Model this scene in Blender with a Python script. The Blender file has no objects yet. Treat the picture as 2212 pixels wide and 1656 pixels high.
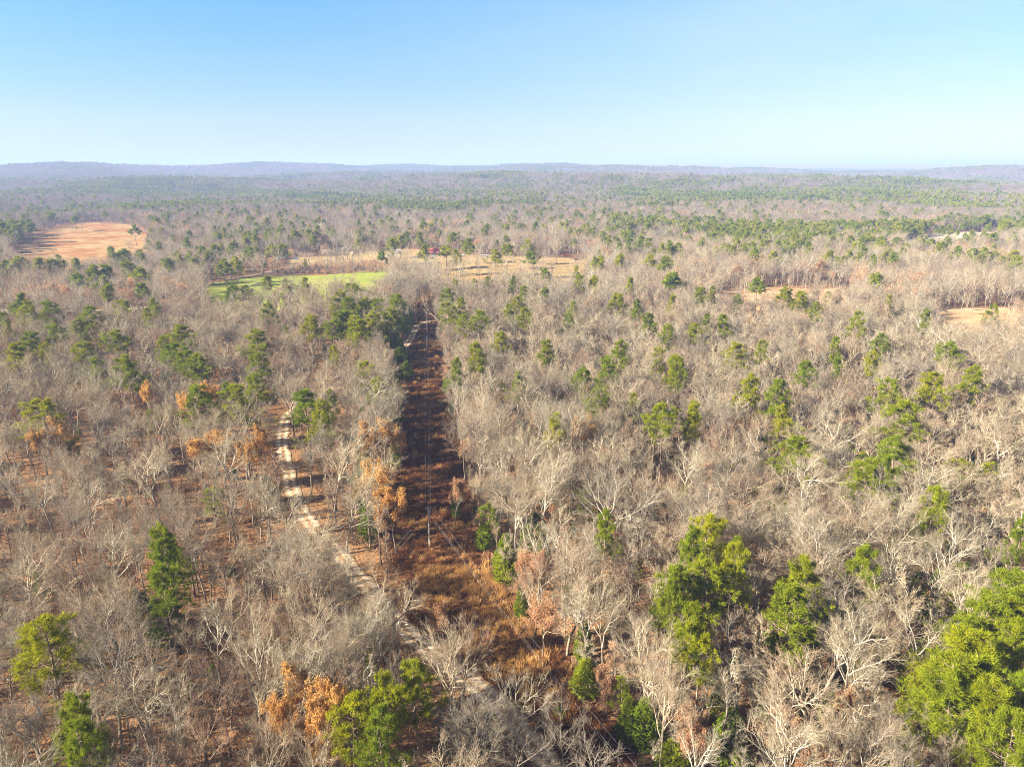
import bpy, math, random
import numpy as np
from mathutils import Vector
R = math.radians
rng = np.random.default_rng(11)
random.seed(5)
S = bpy.context.scene
C = S.collection

# ------------------------------------------------------------------ camera
W, H = 1024, 766
F = 710.0
CAM_Z = 90.0
PITCH = math.atan((383 - 164) / F)
cam_d = bpy.data.cameras.new('camera')
cam_d.sensor_width = 36.0
cam_d.lens = F / W * 36.0
cam_d.clip_start = 1.0
cam_d.clip_end = 90000.0
cam = bpy.data.objects.new('camera', cam_d)
cam.location = (0, 0, CAM_Z)
cam.rotation_euler = (math.pi / 2 - PITCH, 0, 0)
C.objects.link(cam)
S.camera = cam

# ------------------------------------------------------------------ light
SUN_EL, SUN_AZ = R(28), R(252)            # azimuth clockwise from +Y: low sun, left and a little behind
sd = Vector((math.sin(SUN_AZ) * math.cos(SUN_EL), math.cos(SUN_AZ) * math.cos(SUN_EL), math.sin(SUN_EL)))
sun_d = bpy.data.lights.new('sun', 'SUN')
sun_d.energy = 5.0
sun_d.angle = R(0.5)
sun_d.color = (1.0, 0.90, 0.73)
sun = bpy.data.objects.new('sun', sun_d)
sun.rotation_euler = (-sd).to_track_quat('-Z', 'Y').to_euler()
sun.location = (0, 0, 300)
C.objects.link(sun)

wd = bpy.data.worlds.new('World')
S.world = wd
wd.use_nodes = True
nt = wd.node_tree
nt.nodes.clear()
tc = nt.nodes.new('ShaderNodeTexCoord')
mp = nt.nodes.new('ShaderNodeMapping'); mp.vector_type = 'POINT'
mp.inputs['Scale'].default_value = (1, 1, 0.8)
mp.inputs['Location'].default_value = (0, 0, 0.07)
sky = nt.nodes.new('ShaderNodeTexSky')
sky.sky_type = 'NISHITA'
sky.sun_disc = False
sky.sun_elevation = SUN_EL
sky.sun_rotation = SUN_AZ
sky.air_density = 1.0
sky.dust_density = 0.3
sky.ozone_density = 4.0
sx_ = nt.nodes.new('ShaderNodeSeparateXYZ')
cr_ = nt.nodes.new('ShaderNodeValToRGB')          # tints the sky bluer aloft, lavender low down; darkened overhead to cut fill light
for el, (p, c) in zip([cr_.color_ramp.elements[0], cr_.color_ramp.elements.new(.05), cr_.color_ramp.elements.new(.1), cr_.color_ramp.elements.new(.2), cr_.color_ramp.elements[-1]],
                      [(0, (.97, .75, .88)), (.05, (.96, .84, .93)), (.10, (.78, .85, .91)), (.2, (.53, .86, .93)), (.42, (.13, .20, .25))]):
    el.position = p; el.color = (*c, 1)
ml_ = nt.nodes.new('ShaderNodeMix'); ml_.data_type = 'RGBA'; ml_.blend_type = 'MULTIPLY'; ml_.inputs[0].default_value = 1
bg = nt.nodes.new('ShaderNodeBackground')
bg.inputs['Strength'].default_value = 0.05
wo = nt.nodes.new('ShaderNodeOutputWorld')
nt.links.new(tc.outputs['Generated'], mp.inputs['Vector'])
nt.links.new(mp.outputs['Vector'], sky.inputs['Vector'])
nt.links.new(tc.outputs['Generated'], sx_.inputs[0]); nt.links.new(sx_.outputs['Z'], cr_.inputs['Fac'])
nt.links.new(sky.outputs['Color'], ml_.inputs[6]); nt.links.new(cr_.outputs['Color'], ml_.inputs[7])
nz_ = nt.nodes.new('ShaderNodeTexNoise'); nz_.inputs['Scale'].default_value = 2.2; nz_.inputs['Detail'].default_value = 5
mp2 = nt.nodes.new('ShaderNodeMapping'); mp2.inputs['Scale'].default_value = (1, 1, 5)
mr_ = nt.nodes.new('ShaderNodeMapRange'); mr_.interpolation_type = 'SMOOTHSTEP'
mr_.inputs['From Min'].default_value = -.35; mr_.inputs['From Max'].default_value = .65; mr_.inputs['To Min'].default_value = 0.1; mr_.inputs['To Max'].default_value = .75
mt_ = nt.nodes.new('ShaderNodeMath'); mt_.operation = 'MULTIPLY'
veil = nt.nodes.new('ShaderNodeMix'); veil.data_type = 'RGBA'; veil.inputs[7].default_value = (4.3, 4.4, 4.8, 1)   # thin cirrus veil, thicker to the right
nt.links.new(tc.outputs['Generated'], mp2.inputs['Vector']); nt.links.new(mp2.outputs['Vector'], nz_.inputs['Vector'])
nt.links.new(sx_.outputs['X'], mr_.inputs['Value']); nt.links.new(mr_.outputs[0], mt_.inputs[0]); nt.links.new(nz_.outputs['Fac'], mt_.inputs[1])
nt.links.new(mt_.outputs[0], veil.inputs[0]); nt.links.new(ml_.outputs[2], veil.inputs[6])
nt.links.new(veil.outputs[2], bg.inputs['Color'])
nt.links.new(bg.outputs['Background'], wo.inputs['Surface'])

S.view_settings.view_transform = 'Standard'
S.view_settings.look = 'None'
S.view_settings.gamma = 1.0
S.view_settings.exposure = 2.22
S.render.engine = 'CYCLES'
S.cycles.max_bounces = 5
S.cycles.diffuse_bounces = 3
S.cycles.transmission_bounces = 3
S.cycles.volume_bounces = 0
S.cycles.use_denoising = True
S.cycles.denoiser = 'OPENIMAGEDENOISE'
S.cycles.denoising_input_passes = 'RGB_ALBEDO_NORMAL'
S.cycles.denoising_prefilter = 'NONE'
S.cycles.filter_width = 0.95
S.cycles.sample_clamp_indirect = 4.0

# ------------------------------------------------------------------ terrain
def hash2(ix, iy, seed):
    n = (ix.astype(np.int64) * 374761393 + iy.astype(np.int64) * 668265263 + seed * 974711) & 0xffffffff
    n = ((n ^ (n >> 13)) * 1274126177) & 0xffffffff
    return ((n ^ (n >> 16)) & 0xffff) / 65535.0

def noise(x, y, s, seed):
    x = np.asarray(x, float) / s; y = np.asarray(y, float) / s
    ix, iy = np.floor(x), np.floor(y)
    fx, fy = x - ix, y - iy
    fx = fx * fx * (3 - 2 * fx); fy = fy * fy * (3 - 2 * fy)
    a = hash2(ix, iy, seed); b = hash2(ix + 1, iy, seed)
    c = hash2(ix, iy + 1, seed); d = hash2(ix + 1, iy + 1, seed)
    return (a * (1 - fx) + b * fx) * (1 - fy) + (c * (1 - fx) + d * fx) * fy

def sstep(a, b, x):
    t = np.clip((np.asarray(x, float) - a) / (b - a), 0, 1)
    return t * t * (3 - 2 * t)

# far ridges: azimuth deg, distance, height, half width across, half depth
RIDGES = [(-29.5, 4300, 74, 330, 500), (-36, 4800, 55, 900, 500), (-18, 5200, 78, 1000, 600), (-9, 6000, 70, 900, 700),
          (3, 5200, 62, 500, 500), (9, 4600, 50, 700, 400), (17, 5400, 48, 900, 500), (27, 6200, 52, 1200, 600),
          (34, 4800, 40, 900, 400), (-24, 2900, 26, 600, 300), (-5, 2700, 22, 500, 250), (12, 2500, 22, 700, 250),
          (28, 2600, 24, 500, 250), (20, 3500, 30, 700, 300), (0, 3600, 26, 700, 280), (-14, 3700, 34, 700, 300)]

def terr(x, y):
    x = np.asarray(x, float); y = np.asarray(y, float)
    r = np.hypot(x, y)
    z = (noise(x, y, 170, 1) - .5) * 3.0 * sstep(150, 400, r)
    z = z + (noise(x, y, 420, 2) - .5) * 24 * sstep(800, 1900, r)
    z = z + (noise(x, y, 900, 3) - .45) * 52 * sstep(1200, 3500, r)
    z = z + (noise(x, y, 2600, 4) - .4) * 60 * sstep(4500, 9000, r)
    for az, d, hh, wx, wy in RIDGES:
        a = R(az); cx, cy = d * math.sin(a), d * math.cos(a)
        hh = hh * .84; u = (x - cx) * math.cos(a) - (y - cy) * math.sin(a)
        v = (x - cx) * math.sin(a) + (y - cy) * math.cos(a)
        z = z + hh * np.exp(-(u / wx) ** 2 - (v / wy) ** 2)
    z = z + 62 * sstep(11000, 16000, r)
    return z

CP, SP = math.cos(PITCH), math.sin(PITCH)
def at(u, v, dz=0.0):
    """world point on the terrain (+dz) under a pixel of the 1024 wide picture"""
    a, b = (u - 512) / F, (383 - v) / F
    d = np.array([a, CP + b * SP, -SP + b * CP])
    z = dz
    for _ in range(12):
        t = (z - CAM_Z) / d[2]
        p = d * t
        z = float(terr(p[0], p[1])) + dz
    return np.array([p[0], p[1], z])

def proj(p):
    p = np.atleast_2d(p)
    dz = p[:, 2] - CAM_Z
    dep = p[:, 1] * CP - dz * SP
    up = p[:, 1] * SP + dz * CP
    return 512 + F * p[:, 0] / dep, 383 - F * up / dep, dep

K = 1024 / 2212.0
def D(x, y, dz=0.0): return at(x * K, y * K, dz)

# ------------------------------------------------------------------ mesh helpers
class MB:
    def __init__(s): s.V, s.Q, s.A, s.M, s.n = [], [], [], [], 0
    def add(s, v, q, a=0.0, m=0):
        v = np.asarray(v, float).reshape(-1, 3); q = np.asarray(q, int).reshape(-1, 4)
        s.V.append(v); s.Q.append(q + s.n); s.n += len(v)
        s.A.append(np.broadcast_to(np.asarray(a, float), (len(v),)).copy()); s.M.append(np.full(len(q), m))
    def tubes(s, P, Rd, n, a=0.0, m=0):
        P = np.asarray(P, float); N, k, _ = P.shape
        T = np.gradient(P, axis=1); T /= np.linalg.norm(T, axis=2, keepdims=True) + 1e-9
        ref = rng.normal(size=(N, 1, 3)); ref = ref - (ref * T[:, :1]).sum(2, keepdims=True) * T[:, :1]
        U = np.cross(T, np.broadcast_to(ref, T.shape)); U /= np.linalg.norm(U, axis=2, keepdims=True) + 1e-9
        Vv = np.cross(T, U)
        th = np.arange(n) * 2 * math.pi / n
        ring = np.cos(th)[None, None, :, None] * U[:, :, None] + np.sin(th)[None, None, :, None] * Vv[:, :, None]
        v = P[:, :, None] + np.asarray(Rd)[:, :, None, None] * ring
        i = np.arange(N)[:, None, None] * k * n + np.arange(k - 1)[None, :, None] * n
        j = np.arange(n)[None, None, :]; j2 = (j + 1) % n
        q = np.stack([i + j, i + j2, i + n + j2, i + n + j], -1)
        s.add(v, q, a, m)
    def quads(s, c, d, w, a=0.0, m=0, taper=0.35):
        """blades: root c, direction*length d, half width vector w"""
        v = np.stack([c - w, c + w, c + d + w * taper, c + d - w * taper], 1)
        s.add(v, np.arange(len(c) * 4).reshape(-1, 4), a, m)
    def box(s, c, d, m=0, rz=0.0):
        x, y, z = [q / 2 for q in d]
        v = np.array([[-x, -y, -z], [x, -y, -z], [x, y, -z], [-x, y, -z], [-x, -y, z], [x, -y, z], [x, y, z], [-x, y, z]])
        cr, sr = math.cos(rz), math.sin(rz)
        v = np.stack([v[:, 0] * cr - v[:, 1] * sr, v[:, 0] * sr + v[:, 1] * cr, v[:, 2]], 1) + np.asarray(c)
        s.add(v, [[0, 3, 2, 1], [4, 5, 6, 7], [0, 1, 5, 4], [1, 2, 6, 5], [2, 3, 7, 6], [3, 0, 4, 7]], 0, m)
    def mesh(s, name, mats, smooth=True):
        V = np.concatenate(s.V); Q = np.concatenate(s.Q); A = np.concatenate(s.A); M = np.concatenate(s.M)
        me = bpy.data.meshes.new(name)
        me.vertices.add(len(V)); me.vertices.foreach_set('co', V.ravel())
        me.loops.add(Q.size); me.loops.foreach_set('vertex_index', Q.ravel().astype(np.int32))
        me.polygons.add(len(Q)); me.polygons.foreach_set('loop_start', (np.arange(len(Q)) * 4).astype(np.int32))
        me.polygons.foreach_set('material_index', M.astype(np.int32))
        me.polygons.foreach_set('use_smooth', np.full(len(Q), smooth))
        at_ = me.attributes.new('bk', 'FLOAT', 'POINT'); at_.data.foreach_set('value', A.astype(np.float32))
        for m in mats: me.materials.append(m)
        me.update(calc_edges=True)
        return me

def ob(name, me, parent=None, link=True):
    o = bpy.data.objects.new(name, me)
    if link: C.objects.link(o)
    if parent: o.parent = parent
    return o
def tag(o, label=None, cat=None, group=None, kind=None):
    if label: o['label'] = label
    if cat: o['category'] = cat
    if group: o['group'] = group
    if kind: o['kind'] = kind
    return o
def empty(name, loc, rz=0.0, sc=(1, 1, 1)):
    o = bpy.data.objects.new(name, None); C.objects.link(o)
    o.location = loc; o.rotation_euler = (0, 0, rz); o.scale = sc; o.empty_display_size = .5
    return o

# ------------------------------------------------------------------ materials
def newmat(name):
    m = bpy.data.materials.new(name); m.use_nodes = True
    t = m.node_tree; t.nodes.clear()
    return m, t, t.nodes, t.links
def ramp(n, stops, interp='LINEAR'):
    r = n.new('ShaderNodeValToRGB'); e = r.color_ramp.elements
    r.color_ramp.interpolation = interp
    while len(e) < len(stops): e.new(0.5)
    for el, (p, c) in zip(e, stops): el.position = p; el.color = (*c, 1)
    return r
def simple(name, col, rough=0.6, metal=0.0, var=0.15, scale=3.0):
    m, t, n, l = newmat(name)
    b = n.new('ShaderNodeBsdfPrincipled'); o = n.new('ShaderNodeOutputMaterial')
    g = n.new('ShaderNodeTexCoord'); z = n.new('ShaderNodeTexNoise'); z.inputs['Scale'].default_value = scale
    r = ramp(n, [(.3, tuple(c * (1 - var) for c in col)), (.7, tuple(min(1, c * (1 + var)) for c in col))])
    l.new(g.outputs['Object'], z.inputs['Vector']); l.new(z.outputs['Fac'], r.inputs['Fac'])
    l.new(r.outputs['Color'], b.inputs['Base Color'])
    b.inputs['Roughness'].default_value = rough; b.inputs['Metallic'].default_value = metal
    l.new(b.outputs['BSDF'], o.inputs['Surface'])
    return m
def bark_mat(name, limb, twig):
    """limb / twig: colour stops over the per-tree random value; thin wood goes to the twig colour"""
    m, t, n, l = newmat(name)
    oi = n.new('ShaderNodeObjectInfo'); a = n.new('ShaderNodeAttribute'); a.attribute_name = 'bk'
    rl, rt = ramp(n, limb), ramp(n, twig)
    g = n.new('ShaderNodeTexCoord'); z = n.new('ShaderNodeTexNoise'); z.inputs['Scale'].default_value = 1.3; z.inputs['Detail'].default_value = 4
    mx = n.new('ShaderNodeMix'); mx.data_type = 'RGBA'
    mu = n.new('ShaderNodeMix'); mu.data_type = 'RGBA'; mu.blend_type = 'MULTIPLY'; mu.inputs[0].default_value = .7
    rz = ramp(n, [(.3, (.62, .6, .56)), (.65, (1.15, 1.15, 1.15))])
    d = n.new('ShaderNodeBsdfDiffuse'); o = n.new('ShaderNodeOutputMaterial')
    l.new(oi.outputs['Random'], rl.inputs['Fac']); l.new(oi.outputs['Random'], rt.inputs['Fac'])
    l.new(a.outputs['Fac'], mx.inputs[0]); l.new(rt.outputs['Color'], mx.inputs[6]); l.new(rl.outputs['Color'], mx.inputs[7])
    l.new(g.outputs['Object'], z.inputs['Vector']); l.new(z.outputs['Fac'], rz.inputs['Fac'])
    l.new(mx.outputs[2], mu.inputs[6]); l.new(rz.outputs['Color'], mu.inputs[7])
    l.new(mu.outputs[2], d.inputs['Color']); l.new(d.outputs['BSDF'], o.inputs['Surface'])
    return m
def leaf_mat(name, stops, trans=0.35, vscale=.9, tint=1.15):
    m, t, n, l = newmat(name)
    oi = n.new('ShaderNodeObjectInfo'); r = ramp(n, stops)
    a = n.new('ShaderNodeAttribute'); a.attribute_name = 'bk'
    rv = ramp(n, [(0, (.72, .74, .7)), (1, (1.3, 1.25, 1.2))])
    mu = n.new('ShaderNodeMix'); mu.data_type = 'RGBA'; mu.blend_type = 'MULTIPLY'; mu.inputs[0].default_value = 1
    d = n.new('ShaderNodeBsdfDiffuse'); tr = n.new('ShaderNodeBsdfTranslucent'); ms = n.new('ShaderNodeMixShader')
    ms.inputs[0].default_value = trans
    o = n.new('ShaderNodeOutputMaterial')
    l.new(oi.outputs['Random'], r.inputs['Fac']); l.new(a.outputs['Fac'], rv.inputs['Fac'])
    l.new(r.outputs['Color'], mu.inputs[6]); l.new(rv.outputs['Color'], mu.inputs[7])
    l.new(mu.outputs[2], d.inputs['Color']); l.new(mu.outputs[2], tr.inputs['Color'])
    l.new(d.outputs['BSDF'], ms.inputs[1]); l.new(tr.outputs['BSDF'], ms.inputs[2]); l.new(ms.outputs['Shader'], o.inputs['Surface'])
    return m

GREY, WARM, PALE = (.34, .305, .25), (.30, .24, .18), (.48, .44, .365)
M_BARK = bark_mat('grey bark', [(0, (.48, .41, .31)), (.35, PALE), (.6, GREY), (.8, (.52, .43, .30)), (1, WARM)],
                  [(0, (.27, .205, .135)), (.25, (.34, .285, .19)), (.45, (.27, .24, .175)), (.65, (.31, .225, .145)), (.82, (.36, .31, .225)), (1, (.27, .165, .11))])
M_FARB = bark_mat('grey brown bark with canopy shade', [(0, (.24, .205, .17)), (.5, (.28, .25, .205)), (1, (.22, .175, .14))], [(0, (.215, .175, .135)), (.35, (.24, .20, .155)), (.7, (.20, .17, .135)), (1, (.235, .165, .125))])  # bark of darker trees; in far woods its darkening stands in for twig self-shade
M_TRUNK = bark_mat('dark trunk bark', [(0, (.20, .165, .13)), (.5, (.30, .26, .21)), (1, (.15, .12, .095))],
                   [(0, (.2, .16, .13)), (1, (.2, .16, .13))])
M_PBARK = bark_mat('pine bark', [(0, (.22, .16, .12)), (1, (.30, .22, .17))], [(0, (.2, .15, .11)), (1, (.24, .18, .14))])
M_PINE = leaf_mat('pine needles', [(0, (.225, .255, .010)), (.35, (.155, .205, .013)), (.65, (.275, .28, .010)), (1, (.155, .20, .014))], .34)
M_CEDAR = leaf_mat('cedar sprays', [(0, (.19, .24, .012)), (.5, (.135, .19, .014)), (1, (.22, .25, .012))], .3)
M_GOLD = leaf_mat('golden oak leaves', [(0, (.55, .34, .12)), (.5, (.51, .295, .10)), (1, (.48, .265, .095))], .35)
M_RUST = leaf_mat('rusty leaves', [(0, (.48, .285, .165)), (.5, (.42, .24, .14)), (1, (.46, .31, .20))], .35)
M_OLIVE = leaf_mat('olive shrub leaves', [(0, (.12, .13, .03)), (.5, (.16, .13, .05)), (1, (.09, .12, .025))], .3)
M_STRAWG = leaf_mat('golden grass blades', [(0, (.56, .36, .14)), (.5, (.44, .25, .09)), (1, (.50, .30, .11))], .3)
M_STRAW = leaf_mat('dry grass blades', [(0, (.26, .13, .045)), (.35, (.15, .062, .024)), (.7, (.21, .095, .036)), (1, (.11, .046, .022))], .3)

def ground_mat(name, layers, bump=0.4, bscale=1.2):
    """layers: list of (noise scale, stops)  - successive multiply of colour ramps after the first"""
    m, t, n, l = newmat(name)
    g = n.new('ShaderNodeTexCoord'); b = n.new('ShaderNodeBsdfDiffuse'); o = n.new('ShaderNodeOutputMaterial')
    cur = None
    for sc, stops in layers:
        z = n.new('ShaderNodeTexNoise'); z.inputs['Scale'].default_value = sc; z.inputs['Detail'].default_value = 6; z.inputs['Roughness'].default_value = .62
        l.new(g.outputs['Object'], z.inputs['Vector'])
        r = ramp(n, stops); l.new(z.outputs['Fac'], r.inputs['Fac'])
        if cur is None: cur = r.outputs['Color']
        else:
            mu = n.new('ShaderNodeMix'); mu.data_type = 'RGBA'; mu.blend_type = 'MULTIPLY'; mu.inputs[0].default_value = 1
            l.new(cur, mu.inputs[6]); l.new(r.outputs['Color'], mu.inputs[7]); cur = mu.outputs[2]
    l.new(cur, b.inputs['Color'])
    z = n.new('ShaderNodeTexNoise'); z.inputs['Scale'].default_value = bscale; z.inputs['Detail'].default_value = 5
    l.new(g.outputs['Object'], z.inputs['Vector'])
    bp = n.new('ShaderNodeBump'); bp.inputs['Strength'].default_value = bump; bp.inputs['Distance'].default_value = .5
    l.new(z.outputs['Fac'], bp.inputs['Height']); l.new(bp.outputs['Normal'], b.inputs['Normal'])
    l.new(b.outputs['BSDF'], o.inputs['Surface'])
    return m
M_GROUND = ground_mat('leaf litter', [(.05, [(.3, (.19, .098, .048)), (.5, (.25, .14, .07)), (.7, (.21, .135, .08))]),
                                      (1.1, [(.3, (.55, .52, .5)), (.55, (1.0, 1.0, 1.0)), (.75, (1.35, 1.25, 1.15))])], .8, 1.6)
M_STRIP = ground_mat('russet grass ground', [(.08, [(.3, (.085, .036, .018)), (.5, (.135, .06, .028)), (.68, (.22, .115, .045))]),
                                             (1.3, [(.3, (.55, .52, .5)), (.6, (1.1, 1.1, 1.1))])], 1.0, 1.8)
M_TRACK = ground_mat('sandy track dirt', [(.25, [(.3, (.42, .315, .21)), (.5, (.54, .42, .29)), (.7, (.60, .48, .35))]),
                                          (2.0, [(.35, (.82, .8, .78)), (.6, (1.05, 1.05, 1.05))])], .4, 1.5)
M_FIELD = ground_mat('green winter pasture', [(.02, [(.35, (.25, .26, .05)), (.5, (.21, .245, .045)), (.68, (.28, .27, .07))]),
                                              (.12, [(.35, (.8, .84, .8)), (.6, (1.08, 1.05, 1.05))])], .2)
M_LAWN = ground_mat('tan grass', [(.03, [(.3, (.29, .185, .085)), (.5, (.35, .245, .12)), (.66, (.24, .195, .08))]),
                                  (.3, [(.35, (.8, .8, .8)), (.6, (1.05, 1.05, 1.05))])], .3)
M_PAST = ground_mat('tawny pasture', [(.018, [(.3, (.25, .095, .032)), (.45, (.28, .145, .06)), (.56, (.32, .225, .115)), (.68, (.27, .11, .04))]),
                                      (.09, [(.35, (.68, .66, .6)), (.6, (1.08, 1.08, 1.05))])], .3)
M_CLAY = ground_mat('bare clay ground', [(.05, [(.3, (.36, .19, .09)), (.5, (.44, .28, .155)), (.68, (.42, .32, .21))]),
                                         (.6, [(.35, (.85, .83, .8)), (.6, (1.05, 1.05, 1.05))])], .4)
M_PALEF = ground_mat('pale cut field', [(.03, [(.3, (.40, .33, .24)), (.6, (.52, .44, .33))]), (.4, [(.35, (.85, .85, .85)), (.6, (1.05, 1.05, 1.05))])], .3)

def add_ruts(m, verge):
    t = m.node_tree; n, l = t.nodes, t.links
    d = next(q for q in n if q.type == 'BSDF_DIFFUSE'); src = d.inputs['Color'].links[0].from_socket
    a = n.new('ShaderNodeAttribute'); a.attribute_name = 'bk'
    g = n.new('ShaderNodeTexCoord'); z = n.new('ShaderNodeTexNoise'); z.inputs['Scale'].default_value = .7; z.inputs['Detail'].default_value = 5
    l.new(g.outputs['Object'], z.inputs['Vector'])
    s_ = n.new('ShaderNodeMath'); s_.operation = 'ADD'; l.new(a.outputs['Fac'], s_.inputs[0]); l.new(z.outputs['Fac'], s_.inputs[1])
    r = ramp(n, [(.62, verge), (1.0, (1, 1, 1))]); l.new(s_.outputs[0], r.inputs['Fac'])
    mu = n.new('ShaderNodeMix'); mu.data_type = 'RGBA'; mu.blend_type = 'MULTIPLY'; mu.inputs[0].default_value = 1
    l.new(src, mu.inputs[6]); l.new(r.outputs['Color'], mu.inputs[7]); l.new(mu.outputs[2], d.inputs['Color'])
add_ruts(M_TRACK, (.62, .52, .42))

# ------------------------------------------------------------------ the ground, one sheet out to the horizon
th = np.concatenate([np.linspace(-52, 52, 420), np.linspace(54, 306, 80)])
th = np.radians(th)
rr = np.concatenate([[0.5], np.geomspace(25, 26000, 300)])
TT, RR = np.meshgrid(th, rr)
X, Y = RR * np.sin(TT), RR * np.cos(TT)
Z = terr(X, Y)
nr, na = X.shape
i = np.arange(nr - 1)[:, None] * na; j = np.arange(na)[None, :]; j2 = (j + 1) % na
g = MB(); g.add(np.stack([X, Y, Z], -1), np.stack([i + j, i + j2, i + na + j2, i + na + j], -1)[:, :, ::-1])
tag(ob('ground', g.mesh('ground', [M_GROUND])), 'brown leaf littered forest floor rolling out to the far hills', 'ground', kind='structure')

def fan_fill(poly, step):
    """grid cells clipped to a polygon by keeping cells whose centre lies inside, border snapped by small cells"""
    mn, mx = poly.min(0), poly.max(0)
    nx, ny = int((mx[0] - mn[0]) / step) + 2, int((mx[1] - mn[1]) / step) + 2
    xs, ys = mn[0] + np.arange(nx + 1) * step, mn[1] + np.arange(ny + 1) * step
    cx, cy = np.meshgrid((xs[:-1] + xs[1:]) / 2, (ys[:-1] + ys[1:]) / 2, indexing='ij')
    wob = (noise(cx, cy, step * 5, 31) - .5) * step * 3 + (noise(cx, cy, step * 12, 32) - .5) * step * 7
    ins = inside(poly, cx + wob, cy + wob[::-1, ::-1])
    GX, GY = np.meshgrid(xs, ys, indexing='ij')
    a, b = np.nonzero(ins)
    vid = lambda p, q: p * (ny + 1) + q
    return GX, GY, np.stack([vid(a, b), vid(a + 1, b), vid(a + 1, b + 1), vid(a, b + 1)], 1)
def inside(poly, x, y):
    x = np.asarray(x); y = np.asarray(y); res = np.zeros(x.shape, bool)
    n = len(poly)
    for q in range(n):
        x0, y0 = poly[q - 1]; x1, y1 = poly[q]
        c = ((y0 > y) != (y1 > y))
        res ^= c & (x < (x1 - x0) * (y - y0) / (y1 - y0 + 1e-12) + x0)
    return res
def sheet(name, poly, mat, step, dz, label, cat):
    GX, GY, q = fan_fill(poly, step)
    GZ = terr(GX, GY) + dz
    m = MB(); m.add(np.stack([GX, GY, GZ], -1), q)
    me = m.mesh(name, [mat])
    import bmesh
    bm = bmesh.new(); bm.from_mesh(me)
    bmesh.ops.delete(bm, geom=[v for v in bm.verts if not v.link_faces], context='VERTS')
    bm.to_mesh(me); bm.free()
    return tag(ob(name, me), label, cat, kind='structure')
def P2(pts): return np.array([D(*p)[:2] for p in pts])

POLE1 = D(928, 1180); POLE2 = at(427, 356)
LINE = (POLE2 - POLE1)[:2]; LINE /= np.linalg.norm(LINE); LN = np.array([LINE[1], -LINE[0]])   # LN points right
A0, A1, A2 = POLE1[:2] - LINE * 6, POLE2[:2], POLE1[:2] + LINE * 330
STRIP = np.array([A0 - LN * 10.5, A1 - LN * 8.6, A2 - LN * 5.5, A2 + LN * 5, A1 + LN * 6.3, A0 + LN * 12])
OPEN = P2([(865, 1120), (850, 1180), (880, 1230), (850, 1300), (885, 1370), (950, 1425), (1030, 1490), (1090, 1550), (1170, 1640), (1230, 1720), (1330, 1980),
           (1620, 1980), (1450, 1720), (1365, 1640), (1285, 1520), (1215, 1420), (1130, 1310), (1065, 1235), (1035, 1180), (1005, 1120)])
FIELD = P2([(440, 620), (520, 604), (640, 592), (840, 586), (840, 600, 18), (700, 603, 18), (560, 619, 18), (455, 625, 18)])
LAWN = P2([(630, 562), (760, 546), (860, 537), (960, 540), (1060, 556), (1180, 556), (1265, 562), (1265, 590, 15), (1120, 593, 18), (980, 599, 18),
           (930, 584, 10), (850, 572, 4), (700, 572, 4), (630, 578, 4)])
PAST = P2([(130, 486), (200, 479), (285, 487), (335, 515), (330, 532), (300, 552, 12), (180, 558, 16), (60, 556, 16), (10, 545, 12), (60, 512)])
CLAY_A = P2([(1545, 636), (1600, 623), (1700, 619), (1835, 625), (1845, 640, 13), (1700, 656, 13), (1560, 658, 13)])
CLAY_B = P2([(2005, 672), (2070, 663), (2170, 664), (2230, 670), (2230, 692, 15), (2100, 702, 16), (2030, 690, 16)])
PALEF = P2([(1950, 518), (2050, 502), (2155, 501), (2165, 513, 8), (2060, 528, 12), (1950, 530, 12)])
SCRUB = P2([(560, 600), (640, 574), (800, 566), (900, 572), (960, 590), (840, 590), (640, 592)])
sheet('cleared_strip', STRIP, M_STRIP, 1.6, .05, 'long straight strip of russet grass cut through the woods', 'cleared strip')
sheet('grass_opening', OPEN, M_STRIP, 1.1, .09, 'golden brown grass opening beside the sandy track', 'grass opening')
sheet('green_field', FIELD, M_FIELD, 4, .3, 'flat bright green pasture beyond the woods', 'field')
sheet('house_lawn', LAWN, M_LAWN, 4, .3, 'tan grass yard around the far houses', 'lawn')
sheet('tawny_pasture', PAST, M_PAST, 5, .4, 'orange and straw coloured pasture on the far left', 'pasture')
sheet('clay_clearing', CLAY_A, M_CLAY, 2.5, .15, 'bare orange clay clearing in front of tall trunks', 'clearing')
sheet('clay_clearing', CLAY_B, M_CLAY, 2.5, .15, 'bare tan clay clearing at the right edge', 'clearing')
sheet('pale_field', PALEF, M_PALEF, 5, .4, 'pale cut field on the distant right', 'field')

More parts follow.
